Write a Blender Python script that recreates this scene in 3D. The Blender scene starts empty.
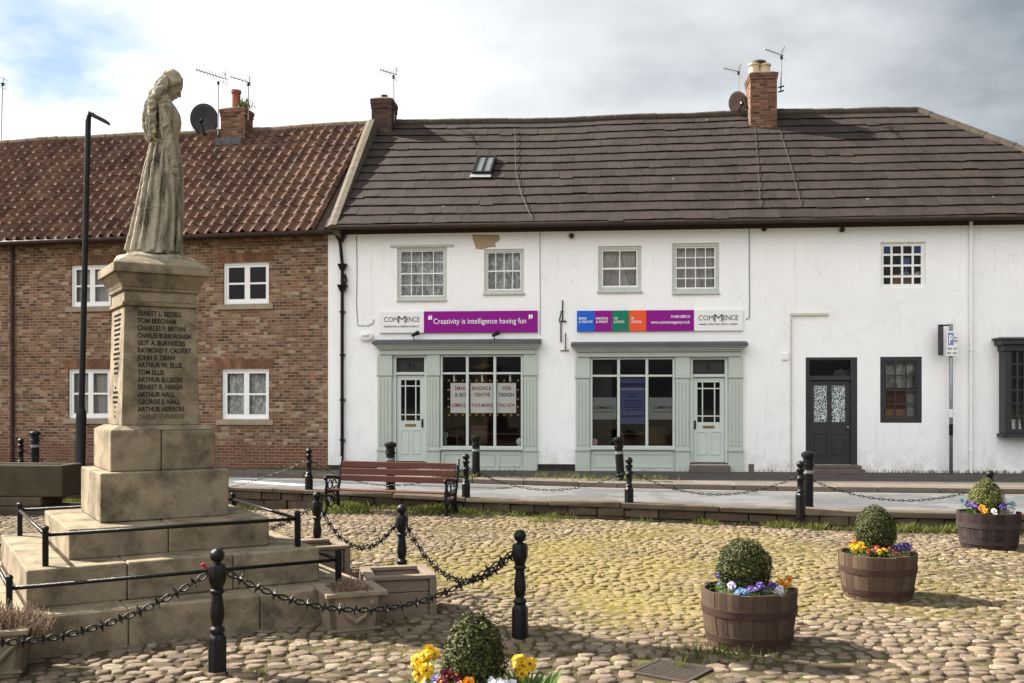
import bpy, bmesh, math, random
from mathutils import Vector, Matrix, noise
R = math.radians
random.seed(7)
rnd = random.Random(11)
FPX, HZ, EYE = 995.6, 400.0, 1.65
scene = bpy.context.scene
COL = scene.collection

# ------------------------------------------------------------------ helpers
def tag(o, label=None, cat=None, group=None, kind=None):
    if label: o['label'] = label
    if cat: o['category'] = cat
    if group: o['group'] = group
    if kind: o['kind'] = kind
    return o

def thing(name, label, cat, loc=(0, 0, 0), rz=0.0, group=None):
    o = bpy.data.objects.new(name, None); COL.objects.link(o)
    o.location = loc; o.rotation_euler = (0, 0, rz); o.empty_display_size = .2
    return tag(o, label, cat, group)

def copy_tree(o, parent=None):
    c = o.copy(); COL.objects.link(c); c.parent = parent
    for ch in list(o.children): copy_tree(ch, c)
    return c

class MB:
    def __init__(s): s.v = []; s.f = []; s.mi = []; s.m = 0
    def add(s, vs, fs):
        n = len(s.v); s.v += [tuple(p) for p in vs]
        for f in fs: s.f.append(tuple(i + n for i in f)); s.mi.append(s.m)
    def box(s, x0, x1, y0, y1, z0, z1):
        s.add([(x0,y0,z0),(x1,y0,z0),(x1,y1,z0),(x0,y1,z0),(x0,y0,z1),(x1,y0,z1),(x1,y1,z1),(x0,y1,z1)],
              [(3,2,1,0),(4,5,6,7),(0,1,5,4),(1,2,6,5),(2,3,7,6),(3,0,4,7)])
    def frustum(s, cx, cy, z0, z1, a0, a1, b0=None, b1=None):
        b0 = a0 if b0 is None else b0; b1 = a1 if b1 is None else b1
        s.add([(cx-a0,cy-b0,z0),(cx+a0,cy-b0,z0),(cx+a0,cy+b0,z0),(cx-a0,cy+b0,z0),
               (cx-a1,cy-b1,z1),(cx+a1,cy-b1,z1),(cx+a1,cy+b1,z1),(cx-a1,cy+b1,z1)],
              [(3,2,1,0),(4,5,6,7),(0,1,5,4),(1,2,6,5),(2,3,7,6),(3,0,4,7)])
    def tube(s, pts, r, seg=8, cap=True):
        pts = [Vector(p) for p in pts]; n = len(pts)
        rs = r if isinstance(r, (list, tuple)) else [r]*n
        rings = []; up = None
        for i, p in enumerate(pts):
            d = (pts[min(i+1, n-1)] - pts[max(i-1, 0)]).normalized()
            if up is None:
                up = Vector((0,0,1)) if abs(d.z) < .9 else Vector((1,0,0))
            a = d.cross(up).normalized(); b = a.cross(d).normalized(); up = b
            rings.append([p + (a*math.cos(t)+b*math.sin(t))*rs[i] for t in [2*math.pi*k/seg for k in range(seg)]])
        vs = [q for rg in rings for q in rg]; fs = []
        for i in range(n-1):
            for k in range(seg):
                k2 = (k+1) % seg
                fs.append((i*seg+k, (i+1)*seg+k, (i+1)*seg+k2, i*seg+k2))
        if cap:
            fs.append(tuple(range(seg))); fs.append(tuple((n-1)*seg+k for k in reversed(range(seg))))
        s.add(vs, fs)
    def lathe(s, prof, seg=20, c=(0,0,0), cap=True, ph=0.0):
        vs = []; fs = []
        for (r, z) in prof:
            for k in range(seg):
                t = 2*math.pi*k/seg + ph
                vs.append((c[0]+r*math.cos(t), c[1]+r*math.sin(t), c[2]+z))
        for i in range(len(prof)-1):
            for k in range(seg):
                k2 = (k+1) % seg
                fs.append((i*seg+k, i*seg+k2, (i+1)*seg+k2, (i+1)*seg+k))
        if cap:
            fs.append(tuple(reversed(range(seg)))); n = (len(prof)-1)*seg
            fs.append(tuple(n+k for k in range(seg)))
        s.add(vs, fs)
    def ell(s, c, r, seg=14, rings=9, M=None):
        vs = []; fs = []
        for i in range(rings+1):
            a = math.pi*i/rings
            for k in range(seg):
                t = 2*math.pi*k/seg
                p = Vector((r[0]*math.sin(a)*math.cos(t), r[1]*math.sin(a)*math.sin(t), r[2]*math.cos(a)))
                if M: p = M @ p
                vs.append(p + Vector(c))
        for i in range(rings):
            for k in range(seg):
                k2 = (k+1) % seg
                fs.append((i*seg+k, (i+1)*seg+k, (i+1)*seg+k2, i*seg+k2))
        s.add(vs, fs)
    def mesh(s, name, mats, org=(0,0,0), smooth=False):
        me = bpy.data.meshes.new(name)
        me.from_pydata([(p[0]-org[0], p[1]-org[1], p[2]-org[2]) for p in s.v], [], s.f)
        mats = mats if isinstance(mats, (list, tuple)) else [mats]
        for m in mats: me.materials.append(m)
        if len(mats) > 1: me.polygons.foreach_set('material_index', s.mi)
        if smooth: me.polygons.foreach_set('use_smooth', [True]*len(me.polygons))
        me.update(); return me
    def build(s, name, mats, parent=None, org=(0,0,0), smooth=False, bevel=0, loc=(0,0,0), rz=0, autosm=None):
        me = s.mesh(name, mats, org, smooth)
        o = bpy.data.objects.new(name, me); COL.objects.link(o)
        o.parent = parent; o.location = loc; o.rotation_euler = (0,0,rz)
        if autosm:
            me.polygons.foreach_set('use_smooth', [True]*len(me.polygons))
            bm = bmesh.new(); bm.from_mesh(me)
            bmesh.ops.remove_doubles(bm, verts=bm.verts, dist=1e-5)
            for e in bm.edges:
                if len(e.link_faces) == 2 and e.calc_face_angle(0) > R(autosm): e.smooth = False
            bm.to_mesh(me); bm.free()
        if bevel:
            b = o.modifiers.new('bevel', 'BEVEL'); b.width = bevel; b.segments = 2; b.limit_method = 'ANGLE'; b.angle_limit = R(40)
        return o
    def own(s, name, mats, fr, **k):
        """a top-level one-mesh thing built in a frame's coordinates; origin at its bottom centre"""
        xs = [p[0] for p in s.v]; ys = [p[1] for p in s.v]; zs = [p[2] for p in s.v]
        c = ((min(xs)+max(xs))/2, (min(ys)+max(ys))/2, min(zs))
        return s.build(name, mats, None, org=c, loc=fr.world(*c), rz=fr.a, **k)

class Frame:
    def __init__(s, o, a):
        s.o = o; s.a = a; s.u = (math.cos(a), math.sin(a)); s.n = (-math.sin(a), math.cos(a))
    def at(s, px, py, off=0.0):
        dx, dz = (px-512)/FPX, (HZ-py)/FPX
        t = (off + s.o[0]*s.n[0] + s.o[1]*s.n[1]) / (dx*s.n[0] + s.n[1])
        return ((t*dx-s.o[0])*s.u[0] + (t-s.o[1])*s.u[1], EYE + dz*t)
    def rect(s, x0, y0, x1, y1, off=0.0):
        a = s.at(x0, y1, off); b = s.at(x1, y0, off)
        return a[0], b[0], a[1], b[1]           # x0,x1,z0,z1
    def world(s, x, y, z):
        return (s.o[0]+x*s.u[0]+y*s.n[0], s.o[1]+x*s.u[1]+y*s.n[1], z)

def ground_at(px, Y, z=0.0): return ((px-512)*Y/FPX, Y, z)

# ------------------------------------------------------------------ materials
def new_mat(name):
    m = bpy.data.materials.new(name); m.use_nodes = True
    nt = m.node_tree; b = nt.nodes['Principled BSDF']
    b.inputs['Specular IOR Level'].default_value = .12      # rough, dry outdoor surfaces
    return m, nt, b

class G:                                   # small node-graph builder
    def __init__(s, nt): s.nt = nt
    def n(s, t, **k):
        nd = s.nt.nodes.new(t)
        for a, v in k.items(): setattr(nd, a, v)
        return nd
    def l(s, a, b): s.nt.links.new(a, b)
    def val(s, sock, v):
        if hasattr(v, 'is_linked'): s.l(v, sock)
        else: sock.default_value = v
    def math(s, op, a, b=0.0, c=None, clamp=False):
        nd = s.n('ShaderNodeMath', operation=op, use_clamp=clamp)
        s.val(nd.inputs[0], a); s.val(nd.inputs[1], b)
        if c is not None: s.val(nd.inputs[2], c)
        return nd.outputs[0]
    def mix(s, f, a, b, mode='MIX'):
        nd = s.n('ShaderNodeMix', data_type='RGBA', blend_type=mode)
        s.val(nd.inputs[0], f)
        for i, v in ((6, a), (7, b)):
            if isinstance(v, tuple): v = (*v[:3], 1)
            s.val(nd.inputs[i], v)
        return nd.outputs[2]
    def obj(s): return s.n('ShaderNodeTexCoord').outputs['Object']
    def geo(s, k): return s.n('ShaderNodeNewGeometry').outputs[k]
    def noise(s, vec, scale, detail=4, rough=.6, dist=0):
        nd = s.n('ShaderNodeTexNoise'); s.l(vec, nd.inputs['Vector'])
        nd.inputs['Scale'].default_value = scale; nd.inputs['Detail'].default_value = detail
        nd.inputs['Roughness'].default_value = rough; nd.inputs['Distortion'].default_value = dist
        return nd.outputs[0]
    def ramp(s, f, stops, interp='LINEAR'):
        nd = s.n('ShaderNodeValToRGB'); s.val(nd.inputs[0], f); cr = nd.color_ramp; cr.interpolation = interp
        while len(cr.elements) < len(stops): cr.elements.new(.5)
        for e, (p, c) in zip(cr.elements, stops):
            e.position = p; e.color = (*c, 1) if isinstance(c, tuple) else (c, c, c, 1)
        return nd.outputs[0]
    def step(s, f, lo, hi): return s.ramp(f, [(lo, 0.0), (hi, 1.0)])
    def sep(s, vec):
        nd = s.n('ShaderNodeSeparateXYZ'); s.l(vec, nd.inputs[0]); return nd.outputs
    def comb(s, x, y, z=0.0):
        nd = s.n('ShaderNodeCombineXYZ')
        for i, v in enumerate((x, y, z)): s.val(nd.inputs[i], v)
        return nd.outputs[0]
    def scale(s, vec, k):
        nd = s.n('ShaderNodeVectorMath', operation='MULTIPLY'); s.l(vec, nd.inputs[0]); nd.inputs[1].default_value = k
        return nd.outputs[0]
    def bump(s, bsdf, h, strength=.5, dist=.01):
        nd = s.n('ShaderNodeBump'); nd.inputs['Strength'].default_value = strength; nd.inputs['Distance'].default_value = dist
        s.val(nd.inputs['Height'], h); s.l(nd.outputs[0], bsdf.inputs['Normal'])
    def white(s, vec):
        nd = s.n('ShaderNodeTexWhiteNoise'); s.l(vec, nd.inputs['Vector']); return nd.outputs['Value']

def mat(name, col, col2=None, rough=.75, scale=6, bump=0., bscale=60, metal=0., spec=.16, isl=0., stain=None, stretch=None, obr=0.):
    m, nt, b = new_mat(name); g = G(nt)
    v = g.obj()
    if stretch: v = g.scale(v, stretch)
    c = (*col, 1)
    if col2: c = g.mix(g.step(g.noise(v, scale, 5, .65), .3, .7), col, col2)
    if stain:
        sc, ssc, lo, hi = stain
        c = g.mix(g.step(g.noise(v, ssc, 6, .7), lo, hi), c if not isinstance(c, tuple) else col, sc)
    if isl:
        r = g.geo('Random Per Island')
        k = g.math('MULTIPLY_ADD', r, 2*isl, 1-isl)
        kk = g.comb(k, k, k)
        c = g.mix(1.0, c if not isinstance(c, tuple) else col, kk, 'MULTIPLY')
    g.val(b.inputs['Base Color'], c)
    b.inputs['Roughness'].default_value = rough; b.inputs['Metallic'].default_value = metal
    b.inputs['Specular IOR Level'].default_value = spec
    if bump: g.bump(b, g.noise(v, bscale, 6, .7), bump, .02)
    return m

def brick_mat(name, stops, mortar, bw=.20, bh=.073, rough=.9):
    m, nt, b = new_mat(name); g = G(nt)
    x, y, z = g.sep(g.obj())[:3]
    wob = g.noise(g.obj(), 6, 2)
    u = g.math('DIVIDE', g.math('ADD', g.math('ADD', x, y), g.math('MULTIPLY', wob, .03)), bw)
    w = g.math('DIVIDE', g.math('ADD', z, g.math('MULTIPLY', wob, .018)), bh)
    row = g.math('FLOOR', w)
    u2 = g.math('ADD', u, g.math('MULTIPLY', g.math('FRACT', g.math('MULTIPLY', row, .5)), 1.0))
    # every third course a header course, so the bond is not too regular
    hd = g.math('LESS_THAN', g.math('FRACT', g.math('MULTIPLY', row, .25)), .2)
    u3 = g.math('MULTIPLY', u2, g.math('ADD', 1.0, hd))
    cl = g.math('FLOOR', u3)
    fu = g.math('FRACT', u3); fw = g.math('FRACT', w)
    du = g.math('MINIMUM', fu, g.math('SUBTRACT', 1.0, fu)); dw = g.math('MINIMUM', fw, g.math('SUBTRACT', 1.0, fw))
    mo = g.math('MINIMUM', g.step(du, .015, .05), g.step(dw, .05, .14))
    idv = g.white(g.comb(cl, row, 1.7)); idv2 = g.white(g.comb(cl, row, 8.1))
    c = g.ramp(g.math('ADD', g.math('MULTIPLY', idv, .86), g.math('MULTIPLY', g.noise(g.obj(), .9, 3), .14)), stops)
    k = g.math('MULTIPLY_ADD', idv2, .34, .83); c = g.mix(1.0, c, g.comb(k, k, k), 'MULTIPLY')
    c = g.mix(g.math('MULTIPLY', g.step(g.noise(g.obj(), 22, 5, .8), .42, .68), .6), c, (.085, .055, .042))
    zz = g.step(z, .1, .75)                                         # newer red courses near the ground
    low = g.mix(g.noise(g.obj(), 9), (.11, .035, .026), (.19, .068, .046))
    c = g.mix(g.math('MULTIPLY', g.math('LESS_THAN', z, .58), .75), c, low)
    c = g.mix(mo, mortar, c)
    c = g.mix(g.math('MULTIPLY', g.step(g.noise(g.obj(), 1.3, 6, .75), .44, .70), .5), c, (.075, .052, .040))
    g.l(c, b.inputs['Base Color']); b.inputs['Roughness'].default_value = rough
    g.bump(b, g.math('ADD', mo, g.math('MULTIPLY', g.noise(g.obj(), 60, 4), .5)), .6, .012)
    return m

def whitewash_mat(name):
    m, nt, b = new_mat(name); g = G(nt); v = g.obj()
    x, y, z = g.sep(v)[:3]
    w = g.math('DIVIDE', g.math('ADD', z, g.math('MULTIPLY', g.noise(v, 2, 3), .05)), .077); row = g.math('FLOOR', w)
    u = g.math('ADD', g.math('DIVIDE', g.math('ADD', x, g.math('MULTIPLY', g.noise(v, 3, 3), .05)), .24), g.math('MULTIPLY', g.math('FRACT', g.math('MULTIPLY', row, .5)), 1.0))
    fu = g.math('FRACT', u); fw = g.math('FRACT', w)
    du = g.math('MINIMUM', fu, g.math('SUBTRACT', 1.0, fu)); dw = g.math('MINIMUM', fw, g.math('SUBTRACT', 1.0, fw))
    mo = g.math('MINIMUM', g.step(du, 0., .06), g.step(dw, 0., .2))
    c = g.mix(g.step(g.noise(v, .7, 6, .7), .35, .7), (.85, .845, .835), (.785, .78, .77))
    st = g.noise(g.scale(v, (2.2, 1, .35)), 2.0, 6, .7)
    c = g.mix(g.math('MULTIPLY', g.step(st, .58, .78), .35), c, (.55, .52, .46))
    lowz = g.math('SUBTRACT', 1.0, g.step(z, .0, .1))
    d = g.math('MULTIPLY', g.math('SUBTRACT', 1.0, g.math('MULTIPLY', z, 1.5, clamp=True)), g.step(g.noise(v, 3.5, 6, .75), .42, .68))
    c = g.mix(g.math('MULTIPLY', d, .75, clamp=True), c, (.42, .37, .30))
    c = g.mix(g.step(g.noise(v, 5.0, 6, .8), .715, .735), c, (.5, .45, .37))
    cr = g.math('ABSOLUTE', g.math('SUBTRACT', g.noise(g.scale(v, (1, 1, .55)), 1.1, 7, .62), .5))
    cr = g.math('MULTIPLY', g.math('SUBTRACT', 1.0, g.step(cr, .0015, .005)), g.step(g.noise(v, .8, 2), .50, .58))
    c = g.mix(g.math('MULTIPLY', cr, .28), c, (.36, .34, .30))
    rs = g.math('MULTIPLY', g.step(g.noise(g.scale(v, (5, 1, .22)), 1.6, 5, .7), .56, .74), g.step(g.noise(v, .55, 3), .42, .62))
    c = g.mix(g.math('MULTIPLY', rs, .42), c, (.46, .44, .39))
    g.l(c, b.inputs['Base Color']); b.inputs['Roughness'].default_value = .85
    h = g.math('ADD', g.math('MULTIPLY', mo, .5), g.math('MULTIPLY', g.noise(v, 9, 6, .7), 1.2))
    g.bump(b, h, .16, .012)
    return m

def tile_mat(name, cols, lich, tw, rowz, z0):
    m, nt, b = new_mat(name); g = G(nt); v = g.obj()
    x, y, z = g.sep(v)[:3]
    c = g.ramp(g.geo('Random Per Island'), [(i/(len(cols)-1), q) for i, q in enumerate(cols)])
    c = g.mix(g.math('MULTIPLY', g.step(g.noise(v, 1.3, 7, .75), .42, .62), .7), c, (cols[0][0]*1.65, cols[0][1]*1.65, cols[0][2]*1.5))
    c = g.mix(g.math('MULTIPLY', g.step(g.noise(v, 12, 7, .85), .53, .68), .65), c, lich)
    c = g.mix(g.step(g.noise(v, 7, 3, .6), .745, .76), c, (.42, .41, .38))
    g.l(c, b.inputs['Base Color']); b.inputs['Roughness'].default_value = .85
    g.bump(b, g.noise(v, 50, 5, .7), .4, .01)
    return m

M = {}
M['brick'] = brick_mat('cottage brick', [(0, (.055, .034, .026)), (.10, (.085, .046, .030)), (.25, (.150, .078, .048)), (.50, (.225, .112, .063)), (.70, (.26, .145, .085)), (.83, (.33, .22, .14)), (.92, (.37, .285, .20)), (1, (.54, .48, .39))], (.29, .235, .165))
M['chimney_brick'] = brick_mat('chimney brick', [(0, (.04, .024, .02)), (.3, (.14, .055, .032)), (.65, (.22, .092, .05)), (1, (.30, .17, .11))], (.16, .14, .11))
M['dark_chimney_brick'] = brick_mat('sooty chimney brick', [(0, (.02, .015, .014)), (.5, (.065, .032, .026)), (1, (.12, .062, .045))], (.07, .06, .05))
M['white'] = whitewash_mat('painted white brick')
M['concrete_tile'] = tile_mat('brown concrete roof tile', [(.0275, .0208, .0194), (.034, .0257, .0237), (.0215, .0165, .0155), (.030, .0227, .0212)], (.070, .053, .036), .34, .305, 5.6)
M['sage'] = mat('sage green paint', (.46, .50, .45), (.42, .46, .41), .45, 3, .08, 90, stain=((.32, .36, .32), 9, .66, .8))
M['sage_door'] = mat('pale sage door paint', (.53, .57, .53), (.49, .53, .49), .4, 3, .05, 90)
M['white_paint'] = mat('white gloss paint', (.80, .80, .78), (.74, .74, .71), .4, 8, .05)
M['grey_frame'] = mat('weathered grey green window paint', (.50, .525, .46), (.42, .44, .385), .6, 9, .15, stain=((.28, .28, .245), 14, .62, .75))
M['charcoal'] = mat('charcoal paint', (.020, .020, .0235), (.027, .027, .030), .45, 6, spec=.35)
M['iron'] = mat('black painted iron', (.005, .005, .0055), (.008, .0076, .0072), .30, 20, .3, 120, spec=.2)
M['grey_metal'] = mat('galvanised grey metal', (.30, .31, .32), (.22, .23, .24), .45, 10, .05, metal=.4)
M['alu'] = mat('aerial aluminium', (.35, .35, .36), None, .4, metal=.7)
M['lead'] = mat('lead flashing', (.10, .105, .11), (.07, .075, .08), .6, 5, .2, 20)
M['stone'] = mat('weathered sandstone', (.30, .243, .165), (.19, .153, .102), .9, 2.6, .5, 60, stain=((.055, .045, .030), 3.4, .44, .72))
M['statue_stone'] = mat('lichened statue stone', (.42, .37, .285), (.19, .165, .118), .92, 9, .6, 50, stain=((.045, .040, .027), 7.0, .50, .66), stretch=(1.4, 1.4, .32))
M['letter'] = mat('dark lead lettering', (.022, .02, .017), None, .6)
M['worn_letter'] = mat('worn lettering stain', (.075, .062, .045), (.10, .08, .06), .8, 30)
M['kerb'] = mat('pale kerb stone', (.145, .120, .098), (.105, .087, .074), .9, 5, .4, 30, isl=.15)
M['wall_stone'] = mat('old retaining wall stone', (.095, .07, .047), (.055, .041, .03), .95, 5, .8, 25, isl=.3, stain=((.035, .04, .02), 4, .55, .75))
M['coping'] = mat('worn coping stone', (.135, .107, .078), (.082, .064, .048), .95, 4, .6, 25, isl=.18)
M['trough'] = mat('mossy stone trough', (.075, .06, .038), (.042, .035, .022), .95, 3, .6, 25, stain=((.05, .05, .025), 3, .55, .7))
M['road'] = mat('worn asphalt', (.106, .108, .111), (.074, .076, .079), .9, 1.1, .3, 180, stain=((.128, .128, .128), .5, .50, .54))
M['pave'] = mat('dark asphalt footway', (.065, .056, .051), (.09, .078, .072), .95, 2.0, .3, 120, stain=((.11, .105, .06), 1.4, .62, .74))
M['yellow_line'] = mat('worn yellow line paint', (.30, .26, .15), (.17, .165, .15), .9, 9)
M['white_line'] = mat('worn white line paint', (.62, .61, .57), (.42, .41, .39), .8, 14)
M['far_ground'] = mat('distant ground', (.10, .10, .05), (.14, .12, .08), .95, .3)
M['timber'] = mat('weathered planter timber', (.20, .155, .115), (.13, .10, .075), .85, 4, .4, 30, stretch=(1, 1, 7))
M['soil'] = mat('dark potting soil', (.045, .032, .022), (.075, .055, .04), .98, 14, .9, 30)
M['slat'] = mat('red brown bench slat', (.13, .052, .040), (.095, .040, .032), .5, 3, .15, 30, stretch=(1, 9, 9), isl=.10)
M['rust'] = mat('rusty cast iron', (.075, .05, .042), (.12, .075, .055), .8, 12, .3)
M['grate'] = mat('dull iron grate', (.038, .030, .025), (.060, .046, .037), .8, 12, .3)
M['pot_red'] = mat('terracotta chimney pot', (.30, .10, .055), (.22, .08, .05), .8, 8)
M['pot_buff'] = mat('buff chimney pot', (.60, .50, .36), (.45, .33, .22), .8, 6)
M['dish_grey'] = mat('dark satellite dish', (.05, .05, .056), (.04, .04, .045), .75, 5, spec=.2)
M['dish_brown'] = mat('weathered satellite dish', (.20, .165, .145), (.15, .12, .105), .6, 5)
M['gutter'] = mat('dark brown gutter', (.035, .022, .018), (.06, .04, .03), .6, 8)
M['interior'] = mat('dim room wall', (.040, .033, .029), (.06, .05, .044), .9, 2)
M['interior_item'] = mat('dim brown furniture', (.14, .085, .05), (.20, .13, .09), .7, 5, isl=.5)
M['interior_grey'] = mat('pale room partition', (.10, .095, .09), (.08, .076, .072), .8, 2)
M['paper'] = mat('poster paper', (.88, .85, .84), (.86, .83, .82), .6, 3)
M['frost'] = mat('frosted window film', (.27, .28, .275), (.25, .26, .255), .7, 6)
M['poster_blue'] = mat('blue poster', (.075, .10, .24), (.065, .085, .20), .5, 3)
M['poster_navy'] = mat('navy poster band', (.02, .02, .07), None, .5)
M['purple'] = mat('purple sign vinyl', (.235, .004, .215), (.225, .004, .205), .4, 3)
M['blue'] = mat('blue sign vinyl', (.012, .105, .50), None, .4)
M['green'] = mat('green sign vinyl', (.01, .17, .10), None, .4)
M['orange'] = mat('orange sign vinyl', (.72, .09, .03), None, .4)
M['sign_white'] = mat('white sign vinyl', (.76, .755, .74), (.73, .72, .71), .4, 3)
M['black_print'] = mat('black print', (.012, .012, .014), None, .5)
M['red_print'] = mat('dark red print', (.30, .03, .035), None, .5)
M['white_print'] = mat('white print', (.8, .8, .8), None, .5)
M['brass'] = mat('tarnished brass', (.22, .15, .06), None, .45, metal=.6)
M['moss'] = mat('yellow green moss', (.24, .24, .05), (.15, .17, .035), .95, 8, .5)
M['render_patch'] = mat('bare buff render', (.42, .33, .21), (.33, .25, .16), .95, 8, .6, 30)
M['step_stone'] = mat('worn door step stone', (.15, .12, .095), (.10, .08, .065), .95, 6, .5)
M['plinth_black'] = mat('black bitumen plinth', (.02, .02, .02), (.04, .035, .03), .8, 8)
M['cloud_blue'] = mat('cobalt glass', (.015, .03, .20), None, .2)
M['cardboard'] = mat('cardboard box', (.33, .23, .13), None, .8)
M['pale_pink'] = mat('pale pink globe', (.65, .38, .38), None, .5)
M['steel_lamp'] = mat('dark lamp column paint', (.008, .009, .010), (.014, .015, .016), .4, 5, spec=.2)

def leaf_mat(name, c1, c2, trans=.25):
    m, nt, b = new_mat(name); g = G(nt)
    r = g.geo('Random Per Island')
    c = g.mix(r, c1, c2)
    g.l(c, b.inputs['Base Color']); b.inputs['Roughness'].default_value = .6
    b.inputs['Specular IOR Level'].default_value = .3
    t = g.n('ShaderNodeBsdfTranslucent'); g.l(c, t.inputs[0])
    mx = g.n('ShaderNodeMixShader'); mx.inputs[0].default_value = trans
    g.l(b.outputs[0], mx.inputs[1]); g.l(t.outputs[0], mx.inputs[2])
    g.l(mx.outputs[0], nt.nodes['Material Output'].inputs[0])
    return m
M['box_leaf'] = leaf_mat('box leaf', (.018, .025, .006), (.095, .10, .024), .25)
M['box_leaf_pale'] = leaf_mat('pale box leaf', (.085, .10, .022), (.20, .21, .05), .25)
M['core'] = mat('twiggy bush core', (.02, .022, .010), None, .95)
M['grass'] = leaf_mat('grass blade', (.050, .070, .013), (.175, .18, .042), .35)
M['dry_grass'] = leaf_mat('yellowed moss tuft', (.085, .095, .018), (.235, .195, .05), .3)
M['leaf'] = leaf_mat('pansy leaf', (.06, .13, .03), (.14, .22, .06), .3)
M['dried'] = leaf_mat('dried heather stem', (.15, .10, .068), (.29, .205, .145), .2)
PET = {'yellow': (.75, .46, .01), 'white': (.75, .74, .76), 'purple': (.07, .03, .26), 'burgundy': (.12, .01, .02), 'lilac': (.45, .40, .66), 'orange': (.70, .25, .01), 'blue': (.10, .22, .50), 'red': (.28, .03, .02), 'turquoise': (.16, .42, .50)}
PET = {k: tuple(q*.72 for q in c) for k, c in PET.items()}
for k, c in PET.items(): M['pet_'+k] = leaf_mat('%s petal' % k, c, tuple(min(1, q*1.2) for q in c), .3)

def glass_mat():
    m, nt, b = new_mat('window glass'); g = G(nt); nt.nodes.remove(b)
    fr = g.n('ShaderNodeFresnel'); fr.inputs[0].default_value = 1.45
    tr = g.n('ShaderNodeBsdfTransparent'); tr.inputs[0].default_value = (.86, .88, .87, 1)
    gl = g.n('ShaderNodeBsdfGlossy'); gl.inputs['Roughness'].default_value = .03
    bp = g.n('ShaderNodeBump'); bp.inputs['Strength'].default_value = .1; bp.inputs['Distance'].default_value = .01
    g.l(g.noise(g.obj(), 2.5, 2), bp.inputs['Height']); g.l(bp.outputs[0], gl.inputs['Normal'])
    mx = g.n('ShaderNodeMixShader'); g.l(fr.outputs[0], mx.inputs[0]); g.l(tr.outputs[0], mx.inputs[1]); g.l(gl.outputs[0], mx.inputs[2])
    g.l(mx.outputs[0], nt.nodes['Material Output'].inputs[0]); return m
M['glass'] = glass_mat()

def curtain_mat(name, c1, c2, scale, holes=True, script=False):
    m, nt, b = new_mat(name); g = G(nt); v = g.obj()
    if holes:
        f = g.math('ADD', g.math('MULTIPLY', g.noise(g.scale(v, (1.6, 1, .7)), scale*.55, 5, .7, 1.2), .75), g.math('MULTIPLY', g.noise(g.scale(v, (1, 1, .25)), 4.5, 3), .35))
        if script:
            vo = g.n('ShaderNodeTexVoronoi', feature='DISTANCE_TO_EDGE'); g.l(g.scale(v, (1, 1, .75)), vo.inputs['Vector']); vo.inputs['Scale'].default_value = scale
            f = g.math('ADD', g.math('MULTIPLY', vo.outputs['Distance'], 4.2), g.math('MULTIPLY', g.noise(v, 30, 3), .25))
        c = g.mix(g.step(f, .45, .63), c1, c2)
    else: c = g.mix(g.noise(v, scale), c1, c2)
    g.l(c, b.inputs['Base Color']); b.inputs['Roughness'].default_value = .9
    return m
M['net'] = curtain_mat('lace net curtain', (.90, .90, .90), (.25, .25, .26), 17)
M['lace'] = curtain_mat('white cottage lace', (.9, .9, .88), (.28, .28, .28), 13)
M['drape'] = curtain_mat('grey drape', (.62, .59, .55), (.50, .47, .44), 5, False)
M['film'] = curtain_mat('script patterned glass film', (.56, .61, .59), (.035, .05, .05), 24, script=True)
M['pictures'] = curtain_mat('pale prints on display', (.50, .48, .45), (.16, .12, .10), 7)

def pantile_mat():
    m, nt, b = new_mat('clay pantile'); g = G(nt); v = g.obj()
    r = g.geo('Random Per Island')
    c = g.ramp(r, [(0, (.072, .038, .028)), (.3, (.094, .047, .033)), (.65, (.118, .060, .040)), (.9, (.150, .085, .057)), (1, (.085, .050, .038))])
    c = g.mix(g.math('MULTIPLY', g.step(g.noise(v, .8, 5, .7), .45, .7), .6), c, (.04, .023, .02))
    c = g.mix(g.math('MULTIPLY', g.step(g.noise(v, 3.2, 6, .75), .50, .68), .5), c, (.26, .18, .125))
    c = g.mix(g.math('MULTIPLY', g.step(g.noise(v, 2.6, 5, .8), .68, .74), .5), c, (.30, .25, .06))
    g.l(c, b.inputs['Base Color']); b.inputs['Roughness'].default_value = .8
    g.bump(b, g.noise(v, 40, 5), .3, .01); return m
M['pantile'] = pantile_mat()

def moss_mask(g, v):
    """where yellow moss has spread over the middle of the square"""
    d = g.n('ShaderNodeVectorMath', operation='DISTANCE'); g.l(g.scale(v, (1, .8, 0)), d.inputs[0]); d.inputs[1].default_value = (1.4, 9.0, 0)
    reach = g.math('SUBTRACT', 1.0, g.math('DIVIDE', d.outputs['Value'], 6.0))
    front = g.math('MULTIPLY', g.math('SUBTRACT', g.sep(v)[1], 7.3), .5, clamp=True)
    reach = g.math('MULTIPLY', reach, front)
    f = g.math('ADD', g.math('MULTIPLY', reach, .62), g.math('MULTIPLY', g.math('SUBTRACT', g.noise(v, .6, 5, .65), .5), 1.3))
    f = g.math('ADD', f, g.math('MULTIPLY', g.math('SUBTRACT', g.noise(v, 11, 5, .75), .5), 1.5))
    return g.step(f, .12, .62)

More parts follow.
